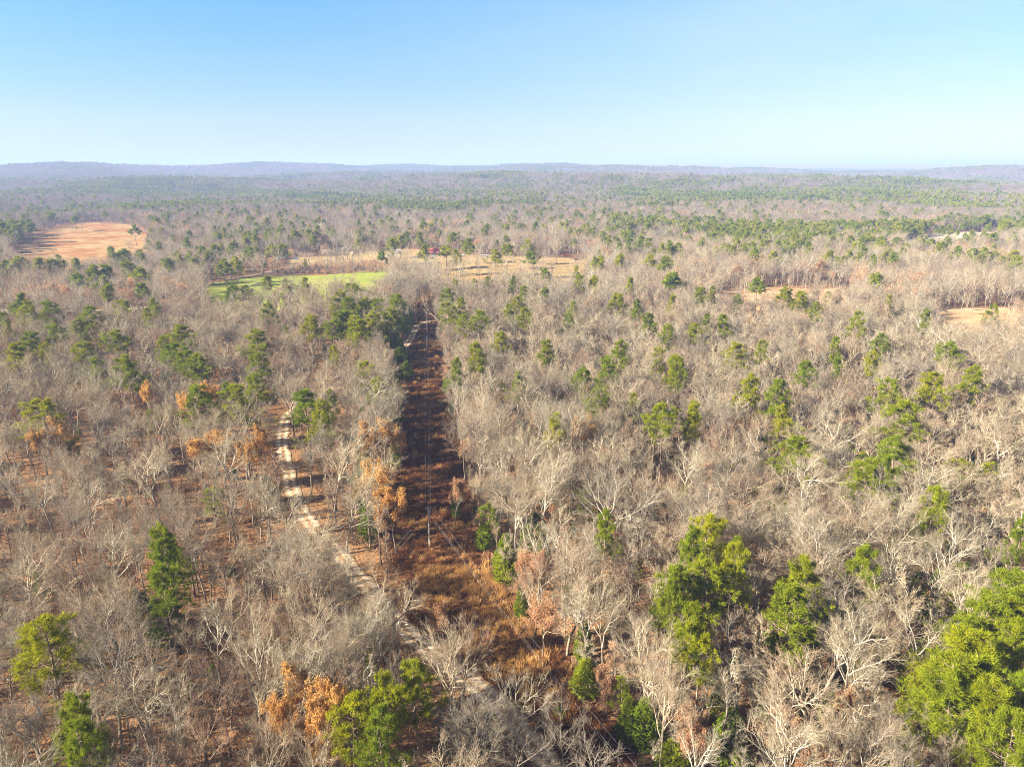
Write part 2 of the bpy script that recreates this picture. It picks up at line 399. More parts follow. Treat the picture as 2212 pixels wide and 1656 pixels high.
def polyline(pts, step):
    pts = np.asarray(pts, float)
    # Catmull-Rom then even spacing
    ext = np.vstack([2 * pts[0] - pts[1], pts, 2 * pts[-1] - pts[-2]])
    out = []
    for q in range(1, len(ext) - 2):
        t = np.linspace(0, 1, 24, endpoint=False)[:, None]
        p0, p1, p2, p3 = ext[q - 1:q + 3]
        out.append(.5 * (2 * p1 + (p2 - p0) * t + (2 * p0 - 5 * p1 + 4 * p2 - p3) * t ** 2 + (3 * p1 - p0 - 3 * p2 + p3) * t ** 3))
    out = np.vstack(out + [pts[-1:]])
    s = np.concatenate([[0], np.cumsum(np.linalg.norm(np.diff(out, axis=0), axis=1))])
    t = np.arange(0, s[-1], step)
    return np.stack([np.interp(t, s, out[:, q]) for q in range(2)], 1)
def ribbon(name, pts, width, mat, dz, step, label, cat, seed=7, kind='structure'):
    c = polyline(pts, step)
    d = np.gradient(c, axis=0); d /= np.linalg.norm(d, axis=1, keepdims=True); nrm = np.stack([d[:, 1], -d[:, 0]], 1)
    wl = width * (.5 + .22 * (noise(c[:, 0], c[:, 1], 2.5, seed) - .5)); wr = width * (.5 + .22 * (noise(c[:, 0], c[:, 1], 2.5, seed + 1) - .5))
    cols = []
    for f in np.linspace(-1, 1, 13):
        p = c + nrm * (f * np.where(f < 0, wl, wr))[:, None]
        cols.append(np.stack([p[:, 0], p[:, 1], terr(p[:, 0], p[:, 1]) + dz], 1))
    v = np.stack(cols, 1); k = len(c)
    i = np.arange(k - 1)[:, None] * 13; j = np.arange(12)[None]
    f = np.abs(np.linspace(-1, 1, 13)); rut = np.exp(-((f - .5) / .22) ** 2)
    m = MB(); m.add(v, np.stack([i + j, i + j + 1, i + j + 14, i + j + 13], -1)[..., ::-1], np.broadcast_to(rut, (k, 13)).ravel())
    tag(ob(name, m.mesh(name, [mat])), label, cat, kind=kind)
    return c
TRACK_PTS = P2([(1230, 1720), (1180, 1645), (1130, 1585), (1080, 1525), (1025, 1480), (960, 1432), (900, 1385), (845, 1325), (790, 1262), (745, 1213),
                (700, 1162), (665, 1125), (640, 1080), (622, 1020), (610, 940), (640, 880), (770, 815), (860, 760), (888, 730), (903, 702), (945, 690), (1010, 680)])
TRACK = ribbon('dirt_track', TRACK_PTS, 4.3, M_TRACK, .14, 1.0, 'pale sandy dirt track winding through the bare woods', 'dirt track')
ROAD = ribbon('gravel_road', P2([(480, 606), (560, 592), (640, 573), (690, 562), (780, 557), (900, 556), (980, 560), (1060, 562)]), 5.0, M_TRACK, .5, 4,
              'pale gravel road running past the far houses', 'road')
ROAD2 = ribbon('paved_road', P2([(-40, 655, 4), (60, 660, 4), (150, 659, 4), (245, 657, 4), (330, 650, 4)]), 9, M_PALEF, .4, 4, 'grey road glimpsed through trees on the left', 'road', seed=9)

# ------------------------------------------------------------------ tree generators
def unit(v): return v / (np.linalg.norm(v, axis=-1, keepdims=True) + 1e-9)
def child(P, Rd, n, t0, t1, lf, ang, k, up, jit, rr0, rr1, shrink=.5, minr=.005):
    """n children per branch of the batch P (N,kp,3); returns points, radii, lengths"""
    N, kp, _ = P.shape
    L = np.linalg.norm(np.diff(P, axis=1), axis=2).sum(1)
    t = t0 + (t1 - t0) * (np.arange(n)[None] + rng.uniform(0, 1, (N, n))) / n
    x = t * (kp - 1); i0 = np.clip(x.astype(int), 0, kp - 2); f = (x - i0)[..., None]
    ii = np.arange(N)[:, None]
    A, B = P[ii, i0], P[ii, i0 + 1]
    pos = A * (1 - f) + B * f
    T = unit(B - A)
    rad = Rd[ii, i0] * (1 - f[..., 0]) + Rd[ii, i0 + 1] * f[..., 0]
    ref = np.where(np.abs(T[..., 2:3]) > .9, np.array([1., 0, 0]), np.array([0, 0, 1.]))
    U = unit(np.cross(T, ref)); V = np.cross(T, U)
    ph = np.arange(n)[None] * 2.4 + rng.uniform(0, 6.3, (N, 1)) + rng.normal(0, .5, (N, n))
    an = np.radians(rng.uniform(ang[0], ang[1], (N, n)))[..., None]
    d = np.cos(an) * T + np.sin(an) * (np.cos(ph)[..., None] * U + np.sin(ph)[..., None] * V)
    ln = L[:, None] * lf * (1 - shrink * (t - t0) / (t1 - t0 + 1e-6)) * rng.uniform(.75, 1.25, (N, n))
    pos = pos.reshape(-1, 3); d = d.reshape(-1, 3); ln = ln.reshape(-1); rad = rad.reshape(-1)
    pts = [pos]; st = (ln / (k - 1))[:, None]
    for q in range(k - 1):
        pts.append(pts[-1] + d * st)
        d = unit(d + rng.normal(0, jit, d.shape) + np.array([0, 0, up]))
    Q = np.stack(pts, 1)
    r0 = np.minimum(rad * .8, rr0 * (ln / (ln.mean() + 1e-9)) ** .5)
    r = r0[:, None] * (1 - np.linspace(0, 1, k)[None]) + np.maximum(rr1, minr) * np.linspace(0, 1, k)[None]
    return Q, np.maximum(r, minr)

def stem(h, r0, r1, k, jit, lean=.05, bend=.0):
    p = [np.zeros(3)]; d = unit(np.array([rng.normal(0, lean), rng.normal(0, lean), 1.0])); bd = rng.normal(0, 1, 2)
    for q in range(k - 1):
        p.append(p[-1] + d * h / (k - 1))
        d = unit(d + np.array([rng.normal(0, jit) + bd[0] * bend, rng.normal(0, jit) + bd[1] * bend, .05]))
    P = np.array(p)[None]; P[:, 0, 2] -= .4
    tt = np.linspace(0, 1, k); r = r0 * (1 - tt) + r1 * tt; r[0] *= 1.35
    return P, r[None]

def bare(h, lod=0, spread=1.0, fork=False, fine=1.0, leaf=None):
    """returns (trunk MB, crown MB)"""
    tr, cr = MB(), MB()
    tf = rng.uniform(.45, .6) if fork else rng.uniform(.72, .85)
    P0, R0 = stem(h * tf, h * .0125, h * (.006 if fork else .003), 9 if lod == 0 else 5, .06, .05, .01)
    tr.tubes(P0, R0, [7, 4, 3][lod], .7)
    n1 = int(rng.integers(5, 7)) if fork else int(rng.integers(9, 13))
    n2, n3, n4 = [(7, 7, 6), (6, 8, 0), (5, 5, 0)][lod]
    P1, R1 = child(P0, R0, n1, .62 if fork else .42, 1.0, (.85 if fork else .5) * spread, (14, 44) if fork else (24, 54), [7, 4, 3][lod],
                   .085, .17, h * .0060, .014, .35, .018)
    cr.tubes(P1, R1, [5, 3, 3][lod], 1.0)
    P2_, R2 = child(P1, R1, n2, .25, 1.0, .5, (20, 50), [5, 3, 2][lod], .07, .2, h * .0025, .009, .4, .010)
    cr.tubes(P2_, R2, [4, 3, 3][lod], .8)
    if lod == 0:
        P3, R3 = child(P2_, R2, n3, .2, 1.0, .52, (16, 45), 4, .08, .17, .019, .009, .35, .009)
        cr.tubes(P3, R3, 3, .35)
        P4, R4 = child(P3, R3, max(2, int(n4 * fine)), .2, 1.0, .6, (14, 42), 3, .08, .15, .0115, .0065, .25, .0065)
        cr.tubes(P4, R4, 3, 0.0)
        tips = P4
    else:
        w = [0, .0195, .040][lod]
        P3, R3 = child(P2_, R2, n3, .15, 1.0, .75, (16, 48), 2 if lod == 2 else 3, .12, .15, w, w * .45, .3, w * .4)
        cr.tubes(P3, R3, 3, .1)
        tips = P3
    if leaf:
        frac, size, mi = leaf
        c = tips[:, -1] if lod else tips[:, rng.integers(1, 3)]
        keep = noise(c[:, 0] + c[:, 2] * .7 + 50, c[:, 1] - c[:, 2] * .6 + 50, 2.0, int(rng.integers(1000))) < frac
        c = c[keep]
        nl = 8 if lod == 0 else 3
        c = np.repeat(c, nl, 0) + rng.normal(0, .26, (len(c) * nl, 3))
        d = unit(rng.normal(size=c.shape)) * size * rng.uniform(.7, 1.3, (len(c), 1)); w = unit(np.cross(d, rng.normal(size=c.shape))) * size * .36
        cr.quads(c, d, w, np.repeat(rng.uniform(0, 1, len(c)), 4), mi, .7)
    return tr, cr

def tufts(cr, c, ax, nb, ln, wd, mi, spread=1.0):
    N = len(c); ax = np.repeat(ax, nb, 0)
    cc = np.repeat(c, nb, 0) + rng.normal(0, ln * .22, (N * nb, 3))
    d = unit(ax * .55 + rng.normal(0, spread * .7, (N * nb, 3))) * ln * rng.uniform(.7, 1.3, (N * nb, 1))
    w = unit(np.cross(d, rng.normal(size=d.shape))) * wd
    a = np.repeat(np.clip(np.repeat(rng.uniform(.1, .9, N), nb) + rng.normal(0, .12, N * nb), 0, 1), 4)
    cr.quads(cc, d, w, a, mi, .45)

def pine(h, lod=0, low=.45, width=.17, dens=1.0, thin=0.0):
    tr, cr = MB(), MB()
    P0, R0 = stem(h * .97, h * .0115, h * .0025, 8 if lod == 0 else 4, .03, .03)
    tr.tubes(P0, R0, [7, 4, 3][lod], .7)
    n1 = int([38, 26, 16][lod] * dens)
    P1, R1 = child(P0, R0, n1, low, .985, width * 1.15, (58, 92), [5, 3, 2][lod], .10, .12, h * .0032, .01, .72, .01)
    # crown silhouette: irregular lengths, some gaps
    f = rng.choice([.45, .7, .9, 1.0, 1.2], len(P1))[:, None, None]; P1 = P1[:, :1] + (P1 - P1[:, :1]) * f
    tr.tubes(P1, R1, [4, 3, 3][lod], .5)
    P2_, R2 = child(P1, R1, [6, 4, 3][lod], .3, 1.0, .42, (25, 65), 3 if lod == 0 else 2, .14, .14, .02, .008, .4, .008)
    if lod == 0: tr.tubes(P2_, R2, 3, .3)
    c = np.concatenate([P2_[:, -1], P1[:, -1], P1[:, -1] * .8 + P1[:, 0] * .2]) if lod < 2 else np.concatenate([P2_[:, -1], P1[:, -1]])
    keep = rng.uniform(0, 1, len(c)) > thin
    c = c[keep]
    ax = unit(np.stack([c[:, 0], c[:, 1], np.full(len(c), .9)], 1) * [.3, .3, 1])
    nb, ln, wd = [(36, .52, .030), (13, 1.0, .13), (7, 1.6, .42)][lod]
    tufts(cr, c, ax, nb, ln, wd, 0)
    # leader tufts
    top = P0[:, -1] + rng.normal(0, .25, (6, 3)) * [1, 1, 1.5]
    tufts(cr, top, np.tile([0, 0, 1.], (6, 1)), nb, ln, wd, 0)
    return tr, cr

def cedar(h, lod=0, rad=.2, dens=1.0):
    tr, cr = MB(), MB()
    P0, R0 = stem(h * .96, h * .012, h * .003, 5, .02, .03)
    tr.tubes(P0, R0, [6, 4, 3][lod], .7)
    n = int([520, 150, 60][lod] * dens)
    t = rng.uniform(.05, 1, n) ** .85
    prof = np.clip((1 - t ** 1.9) ** .85 * (.45 + .55 * np.minimum(1, t * 3.2)), .05, 1) * h * rad
    ph = rng.uniform(0, 6.283, n)
    lump = .7 + .5 * noise(ph * 2.2, t * 9, 1.0, int(rng.integers(999)))
    rr_ = prof * lump * rng.uniform(.45, 1, n) ** .5
    c = np.stack([np.cos(ph) * rr_, np.sin(ph) * rr_, t * h], 1)
    ax = unit(np.stack([np.cos(ph), np.sin(ph), np.full(n, 1.1)], 1))
    nb, ln, wd = [(9, .42, .075), (6, .7, .17), (4, 1.2, .4)][lod]
    tufts(cr, c, ax, nb, ln, wd, 0, .8)
    return tr, cr

def brush(h, n, leaf=None):
    cr = MB()
    for q in range(n):
        P0, R0 = stem(h * rng.uniform(.6, 1.1), h * .004 + .006, .006, 5, .12, .28, .02)
        P0 = P0 + np.array([rng.normal(0, h * .12), rng.normal(0, h * .12), 0])
        cr.tubes(P0, R0, 3, .5)
        P1, R1 = child(P0, R0, 6, .25, 1.0, .42, (25, 60), 3, .1, .15, .011, .006, .4, .006)
        cr.tubes(P1, R1, 3, .2)
        P2_, R2 = child(P1, R1, 4, .2, 1.0, .5, (25, 60), 2, .1, .15, .008, .005, .4, .005)
        cr.tubes(P2_, R2, 3, 0)
        if leaf:
            c = P2_[:, -1]; c = c[rng.uniform(0, 1, len(c)) < leaf[0]]
            c = np.repeat(c, 3, 0) + rng.normal(0, .16, (len(c) * 3, 3))
            d = unit(rng.normal(size=c.shape)) * leaf[1]; w = unit(np.cross(d, rng.normal(size=c.shape))) * leaf[1] * .38
            cr.quads(c, d, w, np.repeat(rng.uniform(0, 1, len(c)), 4), 1, .7)
    return cr
def grass_clump(n, h, rad):
    cr = MB()
    c = np.stack([rng.normal(0, rad, n), rng.normal(0, rad, n), np.zeros(n)], 1)
    hh = h * rng.uniform(.5, 1.2, (n, 1))
    d = np.concatenate([rng.normal(0, .28, (n, 2)), np.ones((n, 1))], 1) * hh
    ph = rng.uniform(0, 6.28, n); w = np.stack([np.cos(ph), np.sin(ph), 0 * ph], 1) * .035
    cr.quads(c, d, w, np.repeat(rng.uniform(0, 1, n), 4), 0, .5)
    return cr
def merge(*mbs):
    """(MB, material offset) pairs into one MB"""
    o = MB()
    for mb, off in mbs:
        for v, q, a, m in zip(mb.V, mb.Q, mb.A, mb.M):
            o.V.append(v); o.Q.append(q - 0 + 0); o.A.append(a); o.M.append(m + off)
    return o
def join(mbs):
    """list of (MB, matmap dict, xf) -> one MB; xf=(pos, rot, scale)"""
    o = MB()
    for mb, mm, xf in mbs:
        V = np.concatenate(mb.V); Q = np.concatenate(mb.Q); A = np.concatenate(mb.A); M = np.concatenate(mb.M)
        if xf is not None:
            p, r, s_ = xf; cr, sr = math.cos(r), math.sin(r)
            V = np.stack([V[:, 0] * cr - V[:, 1] * sr, V[:, 0] * sr + V[:, 1] * cr, V[:, 2]], 1) * s_ + p
        o.V.append(V); o.Q.append(Q + o.n); o.n += len(V); o.A.append(A); o.M.append(np.array([mm[int(m)] for m in M]))
    return o

# prototypes: each (trunk mesh, crown mesh, one joined mesh, height, crown diameter)
def proto(gen, tmat, cmats, joined=True, split=True):
    t, c = gen
    V = np.concatenate(c.V); hi = float(np.percentile(V[:, 2], 99.5))
    ctr = np.median(V[:, :2], axis=0)
    dia = float(2 * np.percentile(np.hypot(V[:, 0] - ctr[0], V[:, 1] - ctr[1]), 90))
    d = dict(h=hi, dia=dia, zc=float(np.median(V[:, 2])), ctr=ctr)
    if split: d['trunk'] = t.mesh('trunk', [tmat]); d['crown'] = c.mesh('crown', cmats)
    if joined:
        nm = max(int(m.max()) for m in c.M) + 1
        d['one'] = join([(t, {0: 0}, None), (c, {q: q + 1 for q in range(nm)}, None)]).mesh('tree', [tmat] + cmats)
    d['mb'] = (t, c)
    return d

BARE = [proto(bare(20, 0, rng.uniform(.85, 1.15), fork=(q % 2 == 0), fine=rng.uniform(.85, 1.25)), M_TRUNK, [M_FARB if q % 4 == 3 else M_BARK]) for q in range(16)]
BARE_S = [proto(bare(12, 0, .55, False, .7), M_TRUNK, [M_BARK], True, False) for q in range(5)]
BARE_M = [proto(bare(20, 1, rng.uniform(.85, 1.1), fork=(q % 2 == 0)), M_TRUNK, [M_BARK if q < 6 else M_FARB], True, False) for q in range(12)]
PINE = [proto(pine(20, 0, rng.uniform(.38, .58), rng.uniform(.17, .22), rng.uniform(.9, 1.15)), M_PBARK, [M_PINE]) for q in range(7)]
PALEPINE = [proto(pine(16, 0, .3, .2, .8, .45), M_PBARK, [M_PINE]) for q in range(3)]
PINE_M = [proto(pine(20, 1, rng.uniform(.4, .6), rng.uniform(.15, .2)), M_PBARK, [M_PINE], True, True) for q in range(5)]
CEDAR = [proto(cedar(10, 0, rng.uniform(.19, .27)), M_PBARK, [M_CEDAR]) for q in range(4)]
GOLD = [proto(bare(17, 0, .95, fork=(q % 2 == 0), fine=.7, leaf=(rng.uniform(.66, .8), .24, 1)), M_TRUNK, [M_BARK, M_GOLD]) for q in range(4)]
RUST = [proto(bare(12, 0, .9, fork=(q % 2 == 1), fine=.7, leaf=(rng.uniform(.42, .6), .18, 1)), M_TRUNK, [M_BARK, M_RUST]) for q in range(4)]
RUST_M = [proto(bare(17, 1, .95, fork=True, leaf=(.5, .5, 1)), M_TRUNK, [M_BARK, M_RUST], True, False) for q in range(2)]
BRUSH = [brush(rng.uniform(2.2, 4.0), 4) for q in range(3)]
BRUSHES = [b.mesh('brush', [M_BARK]) for b in BRUSH] + [brush(2.6, 4, (.6, .22)).mesh('brush', [M_BARK, M_RUST]) for q in range(2)] + \
          [brush(2.4, 4, (.55, .2)).mesh('brush', [M_BARK, M_OLIVE]) for q in range(1)] + [proto(cedar(4, 0, .3, .35), M_PBARK, [M_CEDAR], True, False)['one']]
GRASS = [grass_clump(60, rng.uniform(.8, 1.3), .42).mesh('tuft', [M_STRAW if q < 5 else M_STRAWG]) for q in range(9)]

# far woods: patches 60 m across
def patch(pfrac, seed):
    pts = []
    bl = [bare(19, 2, .95, fork=(q % 2 == 0)) for q in range(3)]; pl = [pine(20, 2, .4, .22) for q in range(2)]
    g_ = np.arange(-27, 28, 7.4)
    for x in g_:
        for y in g_:
            px, py = x + rng.uniform(-3, 3), y + rng.uniform(-3, 3)
            s_ = rng.uniform(.75, 1.15); r_ = rng.uniform(0, 6.28)
            if rng.uniform() < pfrac: t, c = pl[rng.integers(2)]; mm = {0: 3}; tm = {0: 2}
            else: t, c = bl[rng.integers(3)]; mm = {0: 1}; tm = {0: 0}
            pts += [(t, tm, (np.array([px, py, 0]), r_, s_)), (c, mm, (np.array([px, py, 0]), r_, s_))]
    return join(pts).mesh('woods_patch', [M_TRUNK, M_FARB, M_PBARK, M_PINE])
PATCH = [patch(f, q) for q, f in enumerate([.03, .04, .10, .25, .55, .9])]

# ------------------------------------------------------------------ geometry-node scatter for what nobody could count
def scatter(name, pts, rot, scl, idx, meshes, label, cat):
    col = bpy.data.collections.new(name + '_sources')
    for q, me in enumerate(meshes):
        col.objects.link(bpy.data.objects.new('source_%03d' % q, me))
    n = len(pts)
    me = bpy.data.meshes.new(name); me.vertices.add(n); me.vertices.foreach_set('co', np.asarray(pts, np.float32).ravel())
    for nm, ty, val, key in (('rot', 'FLOAT', rot, 'value'), ('idx', 'INT', idx, 'value'), ('scl', 'FLOAT_VECTOR', scl, 'vector')):
        a = me.attributes.new(nm, ty, 'POINT'); a.data.foreach_set(key, np.asarray(val, np.int32 if ty == 'INT' else np.float32).ravel())
    ng = bpy.data.node_groups.new(name, 'GeometryNodeTree')
    ng.interface.new_socket('Geometry', in_out='INPUT', socket_type='NodeSocketGeometry')
    ng.interface.new_socket('Geometry', in_out='OUTPUT', socket_type='NodeSocketGeometry')
    nn, l = ng.nodes, ng.links
    gi, go = nn.new('NodeGroupInput'), nn.new('NodeGroupOutput')
    ci = nn.new('GeometryNodeCollectionInfo'); ci.inputs['Collection'].default_value = col
    ci.inputs['Separate Children'].default_value = True; ci.inputs['Reset Children'].default_value = True
    ip = nn.new('GeometryNodeInstanceOnPoints'); ip.inputs['Pick Instance'].default_value = True
    def named(nm, ty):
        a = nn.new('GeometryNodeInputNamedAttribute'); a.data_type = ty; a.inputs['Name'].default_value = nm; return a.outputs['Attribute']
    cx = nn.new('ShaderNodeCombineXYZ'); l.new(named('rot', 'FLOAT'), cx.inputs['Z'])
    l.new(gi.outputs[0], ip.inputs['Points']); l.new(ci.outputs[0], ip.inputs['Instance'])
    l.new(named('idx', 'INT'), ip.inputs['Instance Index']); l.new(cx.outputs[0], ip.inputs['Rotation'])
    l.new(named('scl', 'FLOAT_VECTOR'), ip.inputs['Scale']); l.new(ip.outputs[0], go.inputs[0])
    o = ob(name, me); md = o.modifiers.new('scatter', 'NODES'); md.node_group = ng
    return tag(o, label, cat, kind='stuff')

# ------------------------------------------------------------------ hand placed trees, read off the photograph crop by crop
CR = {0: (0, 0, 3072 / 2212), 1: (0, 450, .49729), 2: (1000, 450, .49729), 3: (2000, 450, .48463), 4: (0, 1050, .49729), 5: (1000, 1050, .49729), 6: (2000, 1050, .48463),
      7: (0, 1650, .49729), 8: (1000, 1650, .49729), 9: (2000, 1650, .48463)}
PINES = {0: [(735,650,45),(765,632,42),(790,662,50),(750,690,50),(775,716,48),(815,668,46),(842,690,50),(803,702,46),(724,706,44),(856,655,40),
    (1000,700,36),(1080,740,38),(1180,760,36),(1230,700,34),(1260,820,42),(1400,700,32),(1420,782,40),(1500,722,36),(1560,700,30),(1620,842,44),(1740,802,38),(1850,700,32),(1900,742,36),
    (2050,762,40),(2100,822,42),(1120,832,40),(1340,762,36),(1030,772,36)], 1: [(180,1170,120),(340,1130,110),(550,1010,180),(480,1080,100),(30,1050,60),(170,970,90),(300,970,130),(130,920,80),(740,960,90),(890,1010,50),(930,940,40),
    (700,1140,130),(1100,1120,140),(1060,1240,130),(1000,1200,90),(1550,1150,150),(1620,980,90),(1880,1060,110),(2110,850,150),(2110,960,110),(2040,1030,140),(2140,1060,130),(2190,960,60),
    (640,730,150),(560,740,90),(620,790,120),(40,700,120),(110,690,100),(230,690,110),(320,700,100),(770,710,80),(840,750,100),(1010,690,80),(1220,620,100),(1300,600,90),(1350,690,110),
    (1170,690,70),(1420,670,60),(1500,620,80),(1640,610,110),(1700,600,70),(470,790,60),(920,500,60),(810,470,80),(940,430,80),(450,420,50),(310,400,80),(180,460,80),(40,480,90),
    (1400,850,80),(1480,860,70),(1720,820,60),(1840,815,50),(1610,790,60),(860,850,80),(650,850,50)],
 2: [(690,890,130),(690,980,100),(770,950,70),(880,1020,110),(735,830,60),(850,810,40),(935,815,60),(1085,805,50),(1150,870,50),(1275,880,70),(1110,940,80),(1060,990,70),(1155,1000,90),
    (1280,745,70),(1480,800,70),(1570,810,60),(1790,820,40),(1715,920,120),(1830,955,50),(2045,790,90),(2045,930,50),(2200,880,60),(1445,960,40),(2010,1130,90),(870,1240,80),
    (1910,670,130),(2005,690,70),(1575,690,40),(1610,680,50),(1730,665,50),(1465,730,40),(550,605,70),(680,610,80),(740,640,60),(980,640,70),(1050,600,70),(1200,650,70),(820,560,70),(350,550,60),
    (400,540,60),(440,520,70),(720,530,70),(1270,470,50),(1480,500,70),(1560,500,70),(1620,520,70),(1680,490,70),(1720,470,60),(1760,520,70),(1640,560,60),(1700,550,70),(1780,560,60),
    (1850,550,60),(1900,555,60),(1800,510,60),(2180,420,90),(2080,410,80)],
 3: [(30,810,80),(565,825,70),(370,615,60),(410,630,50),(590,600,40),(690,590,60),(770,620,50),(815,590,40),(870,600,40),(1010,660,90),(215,900,70),(280,890,40),(30,960,50),(735,910,100),
    (830,930,90),(440,935,40),(920,1000,70),(1295,800,70),(1375,955,50),(1600,1050,60),(2015,1020,70),(245,1075,50),(1040,1230,70),(1275,1310,50),
    (1430,580,80),(1560,590,80),(1640,580,70),(1700,600,60),(1800,640,60),(1900,650,80),(2140,670,80),(1380,650,80),(1270,560,60),(1020,560,60),(1000,610,50),(1440,500,110),(1500,480,100),
    (1560,490,80),(1700,490,90),(1750,490,60),(180,430,110),(60,410,90),(400,490,50),(330,440,80),(450,450,60),(500,460,50)],
 4: [(100,30,200),(520,40,150),(760,130,220),(1140,80,140),(1200,90,110),(1560,90,110),(1545,230,110),(1420,320,190),(1200,320,170),(1840,340,190),(1940,420,130),(240,400,180),(1000,1220,160)],
 5: [(270,250,120),(745,135,90),(1650,140,120),(2065,130,100),(1580,310,130),(1810,350,90),(1340,480,110),(1970,410,170),(2160,420,90),(1640,1100,110),(2170,1210,120)],
 6: [(430,30,120),(590,10,60),(60,135,100),(690,290,130),(710,430,80),(1055,125,70),(1360,270,120),(1640,230,140),(1460,430,250),(1410,640,190),(790,640,200),(1240,800,230),(1340,800,130),
    (1650,1000,140),(250,1200,260),(420,1310,90),(2190,1170,90),(160,430,80)],
 7: [(1000,80,170),(990,230,150),(300,600,250),(480,1080,180),(500,1230,200)],
 8: [(490,850,220),(140,1020,260),(280,1200,220),(300,900,150),(2040,290,200),(2150,500,140)],
 9: [(50,290,150),(240,200,240),(420,130,130),(180,580,190),(830,190,190),(770,420,250),(1200,150,190),(2120,280,230),(1950,470,280),(2130,470,180),(1840,700,330),(1750,850,320),
    (1950,850,330),(1730,960,280),(2130,620,170),(2150,1000,220),(2000,1050,250),(2120,1220,220)]}
PALES = {1: [(120,1050,80),(310,1060,90),(1230,790,60),(1730,1110,70)], 2: [(990,890,50),(1770,1080,70),(1490,1050,60)], 3: [(120,850,60),(1000,910,50)],
 4: [(450,620,130),(1300,900,130),(920,430,80)], 5: [(1500,920,170),(940,1020,130),(870,40,70)], 6: [(350,760,120),(2050,360,150),(1820,760,140),(1980,780,150),(780,520,150),(1700,920,120)],
 8: [(220,770,150)], 9: [(1540,880,150),(1720,370,150),(1450,1250,150)]}
CEDARS = {2: [(400,1190,100)], 4: [(1610,830,110),(1050,60,90)], 5: [(400,20,80),(440,110,80),(690,190,60),(910,1110,100),(1040,1220,130),(1170,1130,90),(1270,1130,60),(740,890,60)],
 6: [(1110,540,80),(600,610,70),(970,600,100)], 7: [(1000,420,170),(860,340,100),(240,190,60)],
 8: [(1040,60,140),(1130,300,70),(1530,740,150),(1510,540,100),(1880,1020,190),(1780,1000,120),(2050,1250,180),(930,1050,120)], 9: [(1560,690,150),(350,930,130),(400,1090,170),(400,1250,200)]}
GOLDS = {4: [(1250,250,110),(1120,320,100),(350,510,120),(230,540,90),(1270,560,200),(1570,560,100),(1490,600,60),(880,250,60)], 5: [(200,540,180),(320,510,170),(250,760,200),(300,900,230),(1500,470,140)],
 7: [(1800,870,240),(1900,1000,230),(2040,940,110),(1700,1000,190)], 8: [(20,930,120)]}
RUSTS = {2: [(820,985,70),(740,355,40),(880,355,40),(1830,440,40)], 4: [(710,290,160),(620,590,120),(490,720,60)], 5: [(1090,430,120),(1190,410,100),(1170,1290,120),(760,830,90)],
 6: [(1130,300,100),(1540,740,80),(1110,860,90),(260,730,90)], 7: [(1560,500,150),(1650,470,110),(1470,1040,130)], 8: [(640,380,130),(1280,400,180),(1150,150,120),(1700,640,130),(1630,770,90),(2160,1130,150)],
 9: [(130,1080,130),(700,1080,200),(1130,920,120),(1680,260,90),(900,1290,150)]}
BIGS = {7: [(560,330,350),(440,560,350),(840,850,420),(1390,300,300),(520,950,350),(60,550,250),(1300,800,350),(1900,650,450),(2080,600,350),(1860,200,380),(1200,1150,350),(150,1020,350),(1650,1150,350)],
 8: [(330,300,420),(80,500,350),(800,560,300),(1150,880,400),(880,1080,450),(1380,1080,300),(1240,120,300),(1480,300,350),(1920,560,450),(2040,850,350),(1590,330,250)],
 9: [(410,650,380),(780,780,480),(1120,560,560),(1500,480,400),(1020,1150,400),(1420,1180,450),(1760,1150,300),(960,150,450),(1420,80,350),(1650,100,300),(1920,250,350),(30,800,350),(260,1180,300)],
 6: [(500,830,600),(1000,650,330),(1640,800,500),(2080,520,400),(680,1120,300),(850,1100,300),(1450,1150,400),(1900,1080,350),(60,880,250),(1000,1150,300)],
 5: [(1130,880,400),(1000,820,300),(1300,700,500),(1850,950,450),(2080,900,350),(1130,560,300),(1450,1200,350),(880,380,250),(120,420,300),(1720,520,300),(1950,520,250)],
 4: [(850,700,330),(560,880,420),(180,850,350),(1380,830,280),(1010,240,240),(130,200,280),(2080,600,350),(2150,900,400),(700,420,250),(960,640,200),(1870,1150,380),(150,1180,350),(1250,420,250)]}

THINGS = []          # (name, empty, kind key, base pos, scale xy, scale z, proto)
def plant(kind, name, pr, x, y, rz, sx, sz):
    z = float(terr(x, y))
    e = empty(name, (x, y, z), rz, (sx, sx, sz))
    ob('trunk', pr['trunk'], e); ob('crown', pr['crown'], e)
    THINGS.append(dict(kind=kind, o=e, p=np.array([x, y, z]), h=pr['h'] * sz, w=pr['dia'] * sx))
    return e
taken = []
def from_photo(table, kind, name, protos, hr, wlim, far_protos=None):
    for cr, lst in table.items():
        x0, y0, s_ = CR[cr]
        for cx, cy, w in lst:
            u, v = (x0 + cx * s_) / 3, (y0 + cy * s_) / 3
            h = rng.uniform(*hr)
            pp = protos[rng.integers(len(protos))]
            frac = pp['zc'] / pp['h']
            p = at(u, v, h * frac)
            dist = math.hypot(p[0], p[1]); sl = math.hypot(dist, CAM_Z - p[2])
            if far_protos is not None and dist > 450: pp = far_protos[rng.integers(len(far_protos))]
            wm = np.clip(w * (1.18 if kind == 'pine' else 1) * s_ / 3 * sl / F, *wlim)
            sx = wm / pp['dia']; sz = h / pp['h']
            rz = rng.uniform(0, 6.283)
            c = pp['ctr'] * sx; cx_, sx_ = math.cos(rz), math.sin(rz)
            x, y = p[0] - (c[0] * cx_ - c[1] * sx_), p[1] - (c[0] * sx_ + c[1] * cx_)
            plant(kind, name, pp, x, y, rz, sx, sz); taken.append((x, y, min(wm * .35, 3.0)))
from_photo(PINES, 'pine', 'pine_tree', PINE, (21, 24.5), (5.5, 12), PINE_M)
from_photo(PALES, 'palepine', 'pine_tree', PALEPINE, (11, 15), (4, 8))
